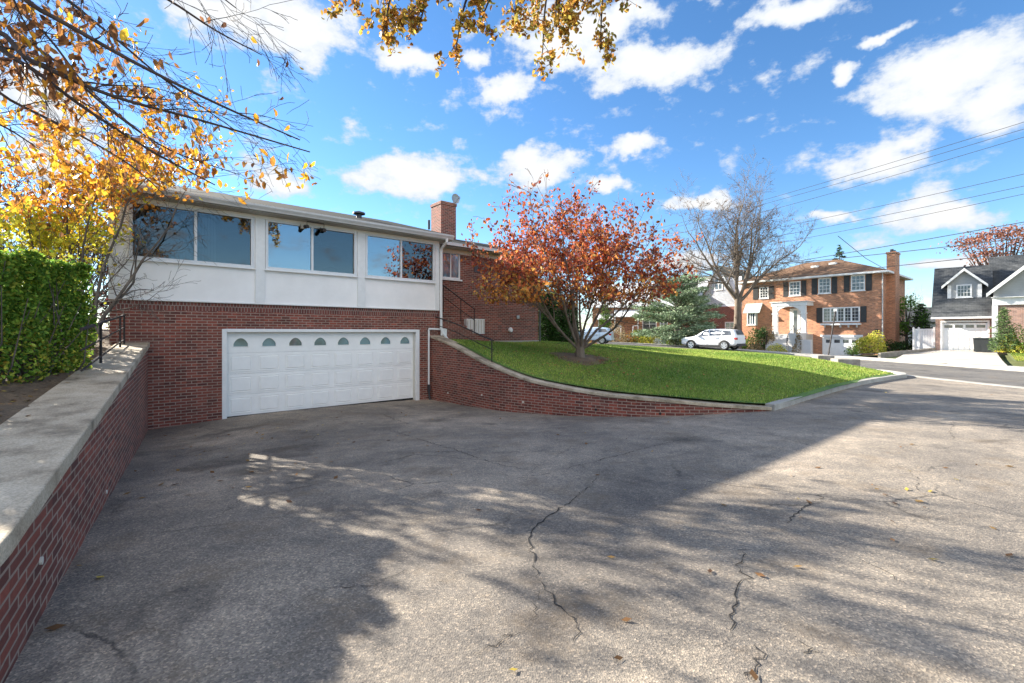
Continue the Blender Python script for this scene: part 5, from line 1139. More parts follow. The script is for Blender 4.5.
# ------------------------------------------------------------------ neighbouring houses
def shuttered(root, fr, a, b, yt, yb, nx=2, nz=4, sh=None, y=-.03):
    xa, xb = fr.x(a), fr.x(b); m = (a+b)/2; z0, z1 = fr.z(m, yb), fr.z(m, yt)
    window(root, xa, xb, z0, z1, y, nx, nz, fw=.09, mw=.035, depth=.08, sash=True, gmat="dglass")
    for s0, s1 in (sh or []):
        p, q = fr.x(s0), fr.x(s1); mb = MB(); mb.box(p, q, -.05, -.003, z0-.05, z1+.02)
        n = int((z1-z0)/.09)
        for k in range(n): mb.box(p+.05, q-.05, -.062, -.0505, z0+.03+k*(z1-z0-.05)/n, z0+.03+k*(z1-z0-.05)/n+.05)
        mb.build("shutter", M["shutter"], root)
    return xa, xb, z0, z1

B = Frame(24.6, 49.2, .64, -.77)
hb = empty("brick_house", (B.O.x, B.O.y, 0), B.rz); tag(hb, "two storey orange brick house with brown hipped roof and white arched porch", "house")
BW = 11.9; BD = 9.0; gzb = -2.4; ev = B.z(878, 271.5); xg0, xg1 = B.x(822.3), B.x(861); gt = B.z(842, 337)
hx0, hx1 = B.x(822.7), B.x(860)
wins = [((759.5,768.6),(287,298.5),((753.2,758.6),(769.4,774.2))), ((789.2,800.6),(281.5,295.7),((783.4,788.3),(801.4,806.3))), ((818.4,830.9),(278,293.5),((811.8,817.4),(831.8,837.2))), ((851,865),(275,290.7),((844,849.8),(866,872)))]
holes = [(B.x(a)+.02, B.x(b)-.02, B.z((a+b)/2, yb)+.02, B.z((a+b)/2, yt)-.02) for (a, b), (yt, yb), _ in wins]
bz0, bz1 = B.z(842, 322), B.z(842, 307.2)
mb = MB(); mb.wall(0, BW, gzb-.6, ev-.02, holes + [(hx0+.02, hx1-.02, bz0+.02, bz1-.02), (xg0, xg1, gzb-.6, gt)], 0, .15)
mb.face([(0,BD,gzb-.6),(0,0,gzb-.6),(0,0,ev-.02),(0,BD,ev-.02)]); mb.face([(BW,0,gzb-.6),(BW,BD,gzb-.6),(BW,BD,ev-.02),(BW,0,ev-.02)]); mb.face([(BW,BD,gzb-.6),(0,BD,gzb-.6),(0,BD,ev-.02),(BW,BD,ev-.02)])
mb.build("brick_wall", M["brickorange"], hb)
for (a, b), (yt, yb), sh in wins: shuttered(hb, B, a, b, yt, yb, 3, 4, sh)
# big five light window with flower box
window(hb, hx0, hx1, bz0, bz1, -.05, 5, 1, fw=.1, mw=.12, depth=.1, sill=False)
for s0, s1 in ((816.6, 822.3), (860.6, 866.6)): p, q = B.x(s0), B.x(s1); mb = MB(); mb.box(p, q, -.05, -.003, bz0-.05, bz1+.02); mb.build("shutter", M["shutter"], hb)
mb = MB()
for i in range(5):
    w_ = (hx1-hx0-.2)/5; x_ = hx0+.1+w_*i
    for k in (1, 2, 3): mb.box(x_+.06, x_+w_-.06, -.03, -.008, bz0+.1+(bz1-bz0-.2)*k/4-.012, bz0+.1+(bz1-bz0-.2)*k/4+.012)
    mb.box(x_+w_/2-.012, x_+w_/2+.012, -.028, -.01, bz0+.1, bz1-.1)
mb.build("window_bars", M["white"], hb)
mb = MB(); mb.box(hx0-.1, hx1+.1, -.4, -.003, bz0-.28, bz0-.12)
for k in range(5): q = hx0+.2+k*(hx1-hx0-.4)/4; mb.prism([(q-.05,bz0-.281),(q-.05,bz0-.5),(q+.05,bz0-.5),(q+.05,bz0-.281)], -.2, -.003)
mb.build("flower_box", M["white"], hb)
# garage door of B
mb = MB(); gb = gzb; mb.box(xg0+.1, xg1-.1, .1, .14, gb-.3, gt-.1)
for r in range(3):
    for c in range(8):
        w_ = (xg1-xg0-.24)/8; h_ = (gt-gb-.2)/4; xx = xg0+.12+w_*c; mb.box(xx+.06, xx+w_-.06, .085, .0995, gb+h_*r+.07, gb+h_*(r+1)-.07)
gdo = mb.build("garage_door", M["garage"], hb)
for c in range(4): w_ = (xg1-xg0-.3)/4; xx = xg0+.15+w_*c; mb = MB(); mb.box(xx+.12, xx+w_-.12, .09, .0985, gt-.55, gt-.25); mb.build("door_pane", M["dglass"], gdo)
mb = MB(); mb.box(xg0-.0, xg0+.1, .0, .1, gb-.3, gt); mb.box(xg1-.1, xg1, .0, .1, gb-.3, gt); mb.box(xg0+.1, xg1-.1, .0, .1, gt-.1, gt); mb.box(xg0-.15, xg1+.15, -.05, -.003, gt+.003, gt+.2); mb.build("door_frame", M["white"], hb)
# hipped roof
ov = .55; rz = ev + .02; rh = B.z(838, 259.5, BD/2) - rz; rx0, rx1 = 4.6, BW-4.4
mb = MB(); e = [(-ov,-ov,rz),(BW+ov,-ov,rz),(BW+ov,BD+ov,rz),(-ov,BD+ov,rz)]; r0, r1 = (rx0,BD/2,rz+rh), (rx1,BD/2,rz+rh)
def ruv(pts, ax):
    P = [Vector(p) for p in pts]; return [((p.x if ax == 0 else p.y), (((p.y if ax == 0 else p.x) ** 2 + 0) ** .5) * 1.12) for p in P]
for f_, ax in (((e[0],e[1],r1,r0),0), ((e[1],e[2],r1),1), ((e[2],e[3],r0,r1),0), ((e[3],e[0],r0),1)): mb.face(f_, ruv(f_, ax))
mb.face([(p[0],p[1],rz-.12) for p in e][::-1])
rf = mb.build("roof", M["roofbrown"], hb)
mb = MB()
for a_, b_ in zip(e, e[1:]+e[:1]):
    mb.face([(a_[0],a_[1],rz-.16),(b_[0],b_[1],rz-.16),(b_[0],b_[1],rz-.003),(a_[0],a_[1],rz-.003)])
mb.slab([(p[0],p[1],rz-.13) for p in e], .04); mb.build("eaves", M["white"], hb)
for q in ((B.x(815, 2.4), 2.4), (B.x(833, 2.9), 2.9)):
    zz = rz + rh*(q[1]+ov)/(BD/2+ov); mb = MB(); mb.box(q[0]-.3, q[0]+.3, q[1]-.25, q[1]+.25, zz-.05, zz+.16); mb.build("skylight", M["white"], rf)
# chimney on the side wall
ct = B.z(888, 249); mb = MB(); cx0, cx1, cya, cyb = BW+.002, BW+.62, 1.6, 3.2
mb.box(cx0, cx1, cya, cyb, gzb, ct-.2); mb.box(cx0-.06, cx1+.06, cya-.06, cyb+.06, ct-.199, ct-.05)
ch = mb.build("chimney", M["brickorange"], hb)
for k in (0, 1): mb = MB(); mb.tube([(BW+.3, cya+.4+.8*k, ct-.05), (BW+.3, cya+.4+.8*k, ct+.22)], .13, 8); mb.build("chimney_pot", M["darkmetal"], ch)
mb = MB(); mb.tube([(BW+.06,-.08,ev-.1),(BW+.06,-.08,gzb)], .05, 6); mb.build("downspout", M["gutter"], hb)
mb = MB(); mb.box(BW+.003, BW+.04, -.02, BD, gzb-.6, -1.35); mb.build("foundation", M["kerb"], hb)
# porch
pc0, pc1 = B.x(773, -1.6), B.x(806, -1.6); pzt = B.z(790, 301.5, -1.6); pzb = B.z(790, 305.8, -1.6); fl = B.z(790, 334, -1.6); aw = (pc1-pc0)
mb = MB(); mb.box(pc0-.12, pc1+.12, -1.75, -.003, pzb, pzt-.06); mb.box(pc0-.22, pc1+.22, -1.85, -.003, pzt-.059, pzt)
porch = mb.build("porch_roof", M["white"], hb)
mb = MB(); z1 = pzb-.001; mid = (pc0+pc1)/2; hw = aw/2-.42; zc = z1-hw*.62-.08; n = 14
for k in range(n):
    a0, a1 = math.pi*k/n, math.pi*(k+1)/n; p0 = (mid-hw*math.cos(a0), zc+hw*.62*math.sin(a0)); p1 = (mid-hw*math.cos(a1), zc+hw*.62*math.sin(a1))
    mb.prism([p0, p1, (p1[0], z1), (p0[0], z1)], -1.7, -1.5)
mb.build("porch_arch", M["white"], hb)
for a_, b_ in ((pc0, pc0+.42), (pc1-.42, pc1)):
    mb = MB(); mb.box(a_, b_, -1.72, -1.4, fl, z1); mb.box(a_-.05, b_+.05, -1.77, -1.35, fl, fl+.2); mb.box(a_-.05, b_+.05, -1.77, -1.35, zc-.1, zc+.02); mb.build("porch_column", M["white"], hb)
dx0, dx1 = B.x(790), B.x(800); mb = MB(); mb.box(dx0, dx1, -.06, -.003, fl, B.z(795, 308.5)); fd = mb.build("front_door", M["white"], hb)
mb = MB(); mb.box(dx0+.35, dx1-.25, -.08, -.061, fl+.1, B.z(795, 310.5)); mb.build("storm_door", M["dglass"], fd)
mb = MB(); mb.box(pc0-.1, pc1+.1, -1.8, -.003, gzb-.3, fl-.002); mb.build("porch_floor", M["sidewalk"], hb)
sb = B.z(785, 345.5, -3.6)
mb = MB()
for k in range(6): mb.box(pc0+.1, pc1-.9, -1.8-.3*(k+1), -1.8-.3*k, gzb-.3, fl-.002-.17*(k+1))
mb.build("porch_steps", M["paleconc"], hb)
mb = MB(); mb.prism([(0,0)]*0 or [(pc1-.88,gzb-.4),(pc1+.1,gzb-.4),(pc1+.1,fl+.1),(pc1-.88,fl+.1)], -3.4, -1.82); mb.box(pc1-.3, pc1+1.1, -3.9, -3.42, gzb-.4, fl-.5); mb.build("stair_wall", M["paleconc"], hb)
for xx in (pc0+.15, pc1-.95):
    mb = MB(); mb.tube([(xx,-1.85,fl+.85),(xx,-3.5,fl-.2),(xx,-3.6,fl-1.2)], .025, 6)
    for k in range(4): mb.tube([(xx,-1.9-.5*k,fl+.8-.32*k),(xx,-1.9-.5*k,fl-.25-.28*k)], .018, 5)
    mb.build("stair_railing", M["iron"], hb)
# glazed bay at the left end
bx0, bx1 = B.x(749), B.x(757.5); window(hb, bx0, bx1, B.z(753, 325), B.z(753, 313), -.5, 3, 1, fw=.1, mw=.08, gmat="dglass2", depth=.1)
mb = MB(); q0, q1 = B.z(753, 325), B.z(753, 313); mb.slab([(bx0-.3,-.75,q1+.03),(bx1+.5,-.75,q1+.03),(bx1+.5,-.003,q1+1.0),(bx0-.3,-.003,q1+1.0)], .06); mb.box(bx0, bx0+.05, -.38, -.003, q0-.06, q1); mb.box(bx1-.05, bx1, -.38, -.003, q0-.06, q1)
mb.build("bay_window_body", simple("pale_copper", (.36, .46, .44), .6), hb); mb = MB(); mb.box(bx0, bx1, -.48, -.003, gzb-.3, q0-.07); mb.build("bay_base", M["brickorange"], hb)
mb = MB(); mb.box(B.x(882.5)-.5, B.x(882.5)-.3, -.12, -.003, -.0, .25); mb.build("wall_lamp", M["shutter"], hb)
rebase(hb, -2.3)

# ---- house C at the right edge
Cf = Frame(33.6, 36.0, .70, -.714)
hc = empty("grey_house", (Cf.O.x, Cf.O.y, 0), Cf.rz); tag(hc, "grey shingled house with a dormer over its white garage door at the right edge", "house")
c0, c1 = Cf.x(935.5), Cf.x(993); ce = Cf.z(960, 317); cb = -1.7; cd0, cd1 = Cf.x(941.3), Cf.x(988.5); cdt = Cf.z(965, 322.3)
mb = MB(); mb.wall(c0, c1, cb-.3, ce, [(cd0, cd1, cb-.3, cdt)], 0, .12); mb.face([(c0,8,cb),(c0,0,cb),(c0,0,ce),(c0,8,ce)]); mb.face([(c1,8,cb),(c0,8,cb),(c0,8,ce),(c1,8,ce)]); mb.build("brick_wall", M["brickpink"], hc)
mb = MB(); mb.box(cd0+.06, cd1-.06, .07, .11, cb-.2, cdt-.06)
for r in range(3):
    for c in range(8): w_ = (cd1-cd0-.16)/8; h_ = (cdt-cb-.7)/3; xx = cd0+.08+w_*c; mb.box(xx+.03, xx+w_-.03, .058, .0695, cb+.2+h_*r+.03, cb+.2+h_*(r+1)-.03)
gd_ = mb.build("garage_door", M["garage"], hc)
for c in range(4): w_ = (cd1-cd0-.2)/4; xx = cd0+.1+w_*c; mb = MB(); mb.box(xx+.07, xx+w_-.07, .06, .068, cdt-.42, cdt-.2); mb.build("door_pane", M["dglass"], gd_)
mb = MB(); mb.box(cd0-.06, cd0+.06, -.03, .07, cb-.2, cdt); mb.box(cd1-.06, cd1+.06, -.03, .07, cb-.2, cdt); mb.box(cd0-.06, cd1+.06, -.03, .07, cdt+.001, cdt+.14); mb.build("door_frame", M["white"], hc)
# steep roof
ridz = Cf.z(965, 266.5, 3.6); x0r, x1r = c0-.25, c1+.02
mb = MB(); mb.slab([(x0r,-.4,ce-.02),(x1r,-.4,ce-.02),(x1r,3.6,ridz),(x0r+.0,3.6,ridz)], .1); mb.slab([(x0r,3.602,ridz),(x1r,3.602,ridz),(x1r,7.6,ce),(x0r,7.6,ce)], .1); mb.build("roof", M["roofgrey"], hc)
mb = MB(); mb.box(x0r, x1r, -.52, -.402, ce-.14, ce+.0); mb.build("gutter", M["white"], hc)
mb = MB(); mb.face([(c0,0,ce),(c0,3.6,ridz-.1),(c0,7.2,ce)]); mb.build("gable_end", M["siding"], hc)
# dormer
sl_ = (ridz-ce)/4.0; d0, d1 = Cf.x(947), Cf.x(981.5); dyf = 1.05; dz0 = ce + sl_*(dyf+.4)-.02; dze = Cf.z(964, 283.5, dyf); dzp = Cf.z(964, 268.5, dyf); dm = (d0+d1)/2
mb = MB(); mb.face([(d0,dyf,dz0),(d1,dyf,dz0),(d1,dyf,dze),(dm,dyf,dzp-.1),(d0,dyf,dze)]); back = lambda z: (z-ce)/sl_-.4
mb.face([(d0,dyf,dz0),(d0,dyf,dze),(d0,back(dze),dze)]); mb.face([(d1,dyf,dz0),(d1,back(dze),dze),(d1,dyf,dze)]); do_ = mb.build("dormer", M["siding"], hc)
mb = MB(); oo = .35; 
for s in (-1, 1):
    ex = dm + s*((d1-d0)/2+oo); ez = dze-.06-oo*.3; pts = [(ex,dyf-.3,ez),(dm,dyf-.3,dzp),(dm,back(dzp)+.3,dzp),(ex,back(ez)+.2,ez)]
    mb.slab(pts if s < 0 else pts[::-1], .05) if False else mb.face(pts if s < 0 else pts[::-1])
mb.build("dormer_roof", M["roofgrey"], do_)
for s in (-1, 1):
    ex = dm + s*((d1-d0)/2+oo); ez = dze-.06-oo*.3; mb = MB(); pl = [(dm, dzp+.01), (dm, dzp-.2), (ex, ez-.2), (ex, ez+.01)]; mb.prism(pl if s < 0 else pl[::-1], dyf-.36, dyf-.301); mb.build("rake_board", M["white"], do_)
for a_, b_ in ((d0-.02, d0+.2), (d1-.2, d1+.02)): mb = MB(); mb.box(a_, b_, dyf-.03, dyf-.002, dz0, dze-.1); mb.build("corner_board", M["white"], do_)
wa, wb = Cf.x(956, dyf), Cf.x(972, dyf); window(hc, wa, wb, Cf.z(964, 297.5, dyf), Cf.z(964, 284.5, dyf), dyf-.07, 4, 3, fw=.1, mw=.03, depth=.06)
# right wing with its own front gable
y2 = -.9; w0 = Cf.x(993.5, y2); w1 = w0 + 9; zb_ = Cf.z(1005, 305, y2); zs_ = Cf.z(1005, 297, y2); ze2 = Cf.z(997, 289, y2); zpk = ze2 + 4.6
mb = MB(); mb.wall(w0, w1, cb-.4, zb_, [], y2, .1); mb.face([(w0,9,cb),(w0,y2,cb),(w0,y2,zb_),(w0,9,zb_)]); mb.face([(w1,y2,cb),(w1,9,cb),(w1,9,zb_),(w1,y2,zb_)]); mb.build("brick_wall", M["brickpink"], hc)
mb = MB(); mb.box(w0-.06, w1, y2-.12, y2+.1, zb_+.002, zs_-.04); mb.box(w0-.08, w0+.22, y2-.1, y2-.003, cb, zb_); mb.box(w0-.12, w1, y2-.3, y2+.1, zs_-.039, zs_); mb.build("white_trim", M["white"], hc)
mb = MB(); mb.face([(w0,y2,zs_+.002),(w1,y2,zs_+.002),(w1,y2,ze2),(w0+4.5,y2,zpk-.15),(w0,y2,ze2)]); mb.face([(w0,9,zs_),(w0,y2,zs_),(w0,y2,ze2),(w0,9,ze2)]); mb.build("gable_wall", M["siding"], hc)
mb = MB(); px_ = w0+4.5
for s, xe in ((-1, w0-.35), (1, w1+.35)):
    zz = ze2-.35*.9; pts = [(xe,y2-.4,zz),(px_,y2-.4,zpk),(px_,9,zpk),(xe,9,zz)]; mb.face(pts if s < 0 else pts[::-1])
mb.build("roof", M["roofgrey"], hc)
for s, xe in ((-1, w0-.37), (1, w1+.37)):
    zz = ze2-.37*.9; mb = MB(); pl = [(px_, zpk+.01), (px_, zpk-.28), (xe, zz-.26), (xe, zz+.01)]; mb.prism(pl if s < 0 else pl[::-1], y2-.46, y2-.401); mb.build("rake_board", M["white"], hc)
# taller main roof behind
mb = MB(); zr_ = Cf.z(1000, 256, 5); mb.slab([(w0-.2,1.2,zr_-4.2),(w1,1.2,zr_-4.2),(w1,5.2,zr_),(w0-.2,5.2,zr_)], .1); mb.slab([(w0-.2,5.202,zr_),(w1,5.202,zr_),(w1,9.2,zr_-4.2),(w0-.2,9.2,zr_-4.2)], .1); mb.build("main_roof", M["roofgrey"], hc)
mb = MB(); mb.face([(w0-.15,1.4,zr_-4.2),(w0-.15,5.2,zr_-.12),(w0-.15,9,zr_-4.2)]); mb.build("gable_end", M["siding"], hc)
rebase(hc, -1.55)

# white gate and fence between B and C
gf = Frame(33.6, 36.0, .70, -.714); ga, gb_ = gf.x(914.5, .6), gf.x(933, .6); gr = empty("garden_gate", (gf.O.x, gf.O.y, 0), gf.rz); tag(gr, "white vinyl garden gate and fence panels between the two houses", "gate")
zt_, zb2 = gf.z(924, 328.5, .6), -1.75; gm = (ga+gb_)/2
for a_, b_ in ((ga, gm-.35), (gm-.25, gb_)):
    mb = MB(); n = max(2, int((b_-a_)/.14)); 
    for k in range(n): w_ = (b_-a_)/n; mb.box(a_+w_*k+.004, a_+w_*(k+1)-.004, .6, .63, zb2, zt_-.06)
    mb.box(a_, b_, .58, .65, zt_-.14, zt_-.02); mb.box(a_, b_, .585, .645, zb2+.1, zb2+.22); mb.build("fence_panel", M["white"], gr)
for a_ in (ga-.06, gm-.3, gb_+.06): mb = MB(); mb.box(a_-.06, a_+.06, .55, .67, zb2-.1, zt_+.04); mb.prism([(a_-.08,zt_+.041),(a_+.08,zt_+.041),(a_,zt_+.13)], .53, .69); mb.build("gate_post", M["white"], gr)
rebase(gr, -1.6)
# small far buildings
def simple_house(name, label, fr, W, Dp, zb, ze, zp, wallm, roofm, wins=(), gable='side', lower=None, roofx=.4):
    r = empty(name, (fr.O.x, fr.O.y, 0), fr.rz); tag(r, label, "house")
    mb = MB(); zl = lower[0] if lower else zb
    mb.wall(0, W, zl, ze, [(a+.03, b-.03, c+.03, d-.03) for a, b, c, d in wins if c >= zl], 0, .1); mb.face([(0,Dp,zl),(0,0,zl),(0,0,ze),(0,Dp,ze)]); mb.face([(W,0,zl),(W,Dp,zl),(W,Dp,ze),(W,0,ze)]); mb.face([(W,Dp,zl),(0,Dp,zl),(0,Dp,ze),(W,Dp,ze)])
    if gable == 'front': mb.face([(0,0,ze),(W,0,ze),(W/2,0,zp-.1)]); mb.face([(W,Dp,ze),(0,Dp,ze),(W/2,Dp,zp-.1)])
    else: mb.face([(0,Dp,ze),(0,0,ze),(0,Dp/2,zp-.1)]); mb.face([(W,0,ze),(W,Dp,ze),(W,Dp/2,zp-.1)])
    mb.build("wall", M[wallm], r)
    if lower: mb = MB(); mb.wall(-.03, W+.03, zb, zl-.003, [(a+.03, b-.03, c+.03, d-.03) for a, b, c, d in wins if d < zl], -.03, .1); mb.face([(-.03,Dp,zb),(-.03,-.03,zb),(-.03,-.03,zl-.003),(-.03,Dp,zl-.003)]); mb.face([(W+.03,-.03,zb),(W+.03,Dp,zb),(W+.03,Dp,zl-.003),(W+.03,-.03,zl-.003)]); mb.build("brick_base", M[lower[1]], r)
    mb = MB(); o = roofx
    if gable == 'front':
        k = (zp-ze)/(W/2); mb.slab([(-o,-o,ze-o*k),(W/2,-o,zp),(W/2,Dp+o,zp),(-o,Dp+o,ze-o*k)][::1], .1); mb.slab([(W/2+.002,-o,zp),(W+o,-o,ze-o*k),(W+o,Dp+o,ze-o*k),(W/2+.002,Dp+o,zp)], .1)
    else:
        k = (zp-ze)/(Dp/2); mb.slab([(-o,-o,ze-o*k),(W+o,-o,ze-o*k),(W+o,Dp/2,zp),(-o,Dp/2,zp)], .1); mb.slab([(-o,Dp/2+.002,zp),(W+o,Dp/2+.002,zp),(W+o,Dp+o,ze-o*k),(-o,Dp+o,ze-o*k)], .1)
    mb.build("roof", M[roofm], r)
    for a, b, c, d in wins: window(r, a, b, c, d, -.06, 2, 2, fw=.1, mw=.06, depth=.08)
    return r
fD = Frame(24.6, 63.5, .64, -.77); k0 = fD.x(719, 0)
fD = Frame(fD.O.x + fD.u.x*(k0-2.9), fD.O.y + fD.u.y*(k0-2.9), .64, -.77); zp_ = fD.z(719, 265.5); zl_ = fD.z(719, 306)
hd = simple_house("white_house", "white sided house with a steep front gable and brick lower storey behind the cedar", fD, 5.8, 9, -2.6, zp_-5.2, zp_, "sidingwhite", "roofgreen", [(2.3,3.4,fD.z(718,290),fD.z(718,278)), (3.7,5.0,-.2,1.3), (1.0,2.2,-.2,1.3)], 'front', (zl_-.1, "brick"), .35)
hd2 = MB(); xw = -7.5; hd2.wall(xw, -.05, -2.6, zp_-4.6, [], 1.2, .1); hd2.build("side_wing_wall", M["brick"], hd); hd2 = MB(); hd2.slab([(xw,.8,zp_-4.7),(-.0,.8,zp_-4.7),(-.0,5.5,zp_-.6),(xw,5.5,zp_-.6)], .1); hd2.build("side_wing_roof", M["roofgreen"], hd)
rebase(hd, -2.2)
fE = Frame(11.0, 63.0, .95, -.31)
he = simple_house("brick_house", "brick house with pale roof and white awnings beyond the red leaved tree", fE, 10.5, 9, -1.8, fE.z(640, 304), fE.z(640, 283, 4.5), "brickorange", "awning", [(.8,2.6,.3,1.8), (6.6,8.4,.3,1.8), (8.8,9.8,.3,1.8)], 'side', None, .5)
mb = MB(); mb.slab([(3.0,-2.6,2.0),(6.4,-2.6,2.0),(6.4,-.003,3.0),(3.0,-.003,3.0)], .08); mb.build("awning", M["awning"], he)
mb = MB(); mb.slab([(.6,-1.2,1.7),(2.9,-1.2,1.7),(2.9,-.003,2.5),(.6,-.003,2.5)], .05); mb.build("awning", M["awning"], he)
mb = MB(); mb.box(3.2, 6.2, -2.4, -.003, -1.8, -.1); mb.build("porch_floor", M["brick"], he)
mb = MB()
for k in range(6): mb.box(4.2, 5.4, -2.4-.3*(k+1), -2.4-.3*k, -1.9, -.1-.25*(k+1))
mb.build("porch_steps", M["sidewalk"], he)
for xx in (4.05, 5.55):
    mb = MB(); mb.slab([(xx-.03,-4.2,-.6),(xx+.03,-4.2,-.6),(xx+.03,-2.4,.85),(xx-.03,-2.4,.85)], .1)
    for k in range(10): t = k/9; mb.box(xx-.02, xx+.02, -4.2+1.8*t-.02, -4.2+1.8*t+.02, -1.6+1.4*t, -.62+1.45*t)
    mb.build("stair_railing", M["white"], he)
mb = MB(); mb.box(3.2, 4.0, -2.42, -2.36, .75, .85); mb.box(5.6, 6.2, -2.42, -2.36, .75, .85)
for k in range(5): mb.box(3.25+.18*k, 3.29+.18*k, -2.41, -2.37, -.1, .75)
mb.build("porch_railing", M["white"], he)
for xx in (3.2, 6.1): mb = MB(); mb.box(xx, xx+.12, -2.5, -2.38, -.1, 2.0); mb.build("porch_column", M["white"], he)
rebase(he, -1.6)
fG = Frame(49.5, 58, .9, -.4)
simple_house("small_garage", "low grey garage seen over the white gate", fG, 6, 6, -2.2, 1.5, 3.2, "siding", "roofgrey", [(1.2,2.6,-.2,1.0)], 'side', None, .4)
fH = Frame(-9, 66, .98, .1)
simple_house("white_house", "pale house glimpsed between the red tree's stems", fH, 16, 9, -1.8, 3.2, 6.4, "sidingwhite", "roofgreen", [(2,3.4,0,1.8), (6,7.4,0,1.8), (11,12.4,0,1.8)], 'side', None, .5)
fI = Frame(22, -22, -.9, -.35)
simple_house("brick_house", "plain brick house behind the photographer across the side road", fI, 12, 9, -1.8, 3.6, 6.2, "brickorange", "roofgrey", [(1.5,3,0,1.5), (5,6.5,0,1.5), (8.5,10,0,1.5)], 'side', None, .5)

# ------------------------------------------------------------------ cars
def car(name, label, loc, heading, paint, sc=1.0, st=None, wheelx=(-1.42, 1.45), wr=.37, wins=None, rear=None, bodytype=0):
    root = empty(name, loc, heading); tag(root, label, "car")
    S = st; rings = []
    for x, zl, zb, zr, wb, wr_ in S:
        h = [(0, zl), (wb*.86, zl), (wb*.985, zl+.13), (wb, (zl+zb)/2+.02), (wb*.985, zb-.05), (wb*.95, zb+.005), (wb*.5+wr_*.5, (zb+zr)/2), (wr_*1.0, zr-.055), (wr_*.82, zr-.008), (0, zr)]
        rings.append([(x, y, z) for y, z in h] + [(x, -y, z) for y, z in h[-2:0:-1]])
    n = len(rings[0]); mb = MB()
    for a, b in zip(rings, rings[1:]):
        for k in range(n): mb.face([a[k], b[k], b[(k+1) % n], a[(k+1) % n]])
    mb.face(rings[0]); mb.face(rings[-1][::-1])
    body = mb.build("body", paint, root, smooth=True); m = body.modifiers.new("sub", 'SUBSURF'); m.levels = 2; m.render_levels = 2
    def interp(x):
        for a, b in zip(S, S[1:]):
            if a[0] <= x <= b[0]: t = (x-a[0])/(b[0]-a[0]); return [p+(q-p)*t for p, q in zip(a, b)]
        return S[-1]
    def side(x, f, s, o=.012):
        _, zl, zb, zr, wb, w2 = interp(x); pts = [(wb*.95, zb+.005), (wb*.5+w2*.5, (zb+zr)/2), (w2, zr-.055)]
        q = f*2; i = min(int(q), 1); t = q-i; y = pts[i][0]*(1-t)+pts[i+1][0]*t; z = pts[i][1]*(1-t)+pts[i+1][1]*t; return (x, s*(y+o), z)
    for s in (1, -1):
        for w_ in wins:      # window outline as (x, f) list
            mb = MB(); P = [side(x, f, s) for x, f in w_]; mb.face(P if s > 0 else P[::-1]); mb.build("side_window", M["dglass"], body)
    for x0, x1, nm in rear:
        a, b = interp(x0), interp(x1); sgn = -1 if x0 < 0 else 1; mb = MB(); o = .02
        mb.face([(x0+sgn*o, -a[5]*.9, a[3]-.0+o), (x0+sgn*o, a[5]*.9, a[3]-.0+o), (x1+sgn*o, b[5]*.9, b[3]-.0+o), (x1+sgn*o, -b[5]*.9, b[3]-.0+o)]); mb.build(nm, M["dglass"], body)
    for s in (1, -1):
        for wx in wheelx:
            zb_ = wr; _, _, _, _, wbb, _ = interp(wx); y0 = s*(wbb+.004)
            mb = MB(); N_ = 20; mb.prism([(wx+(wr+.07)*math.cos(t), wr+(wr+.06)*math.sin(t)) for t in np.linspace(0, math.pi, N_)] + [(wx-(wr+.07), wr-.1), (wx+(wr+.07), wr-.1)], y0-.02, y0+.006); mb.build("wheel_arch", M["rubber"], root)
            mb = MB(); yo, yi = s*(wbb+.03), s*(wbb-.2); prof = [(wr*.62, yo-s*.015), (wr*.7, yo), (wr*.93, yo), (wr, yo-s*.04), (wr, yi), (wr*.7, yi)]
            for (ra, ya), (rb, yb_) in zip(prof, prof[1:]):
                for k in range(20):
                    t0, t1 = 2*math.pi*k/20, 2*math.pi*(k+1)/20; mb.face([(wx+ra*math.cos(t0),ya,wr+ra*math.sin(t0)),(wx+ra*math.cos(t1),ya,wr+ra*math.sin(t1)),(wx+rb*math.cos(t1),yb_,wr+rb*math.sin(t1)),(wx+rb*math.cos(t0),yb_,wr+rb*math.sin(t0))])
            wh = mb.build("wheel", M["rubber"], root, smooth=True)
            mb = MB(); mb.prism([(wx+wr*.6*math.cos(t), wr+wr*.6*math.sin(t)) for t in np.linspace(0, 2*math.pi, 19)[:-1]], yo-s*.06, yo-s*.05)
            for k in range(5):
                t = 2*math.pi*k/5+.3; c_, s_ = math.cos(t), math.sin(t); P = [(wx+c_*.03-s_*.045, wr+s_*.03+c_*.045), (wx+c_*.03+s_*.045, wr+s_*.03-c_*.045), (wx+c_*wr*.66+s_*.055, wr+s_*wr*.66-c_*.055), (wx+c_*wr*.66-s_*.055, wr+s_*wr*.66+c_*.055)]; mb.prism(P, yo-s*.03, yo+s*.0)
            for k in range(18):
                t0, t1 = 2*math.pi*k/18, 2*math.pi*(k+1)/18; mb.prism([(wx+wr*.58*math.cos(t0),wr+wr*.58*math.sin(t0)),(wx+wr*.67*math.cos(t0),wr+wr*.67*math.sin(t0)),(wx+wr*.67*math.cos(t1),wr+wr*.67*math.sin(t1)),(wx+wr*.58*math.cos(t1),wr+wr*.58*math.sin(t1))], yo-s*.03, yo)
            mb.build("rim", M["chrome"], wh)
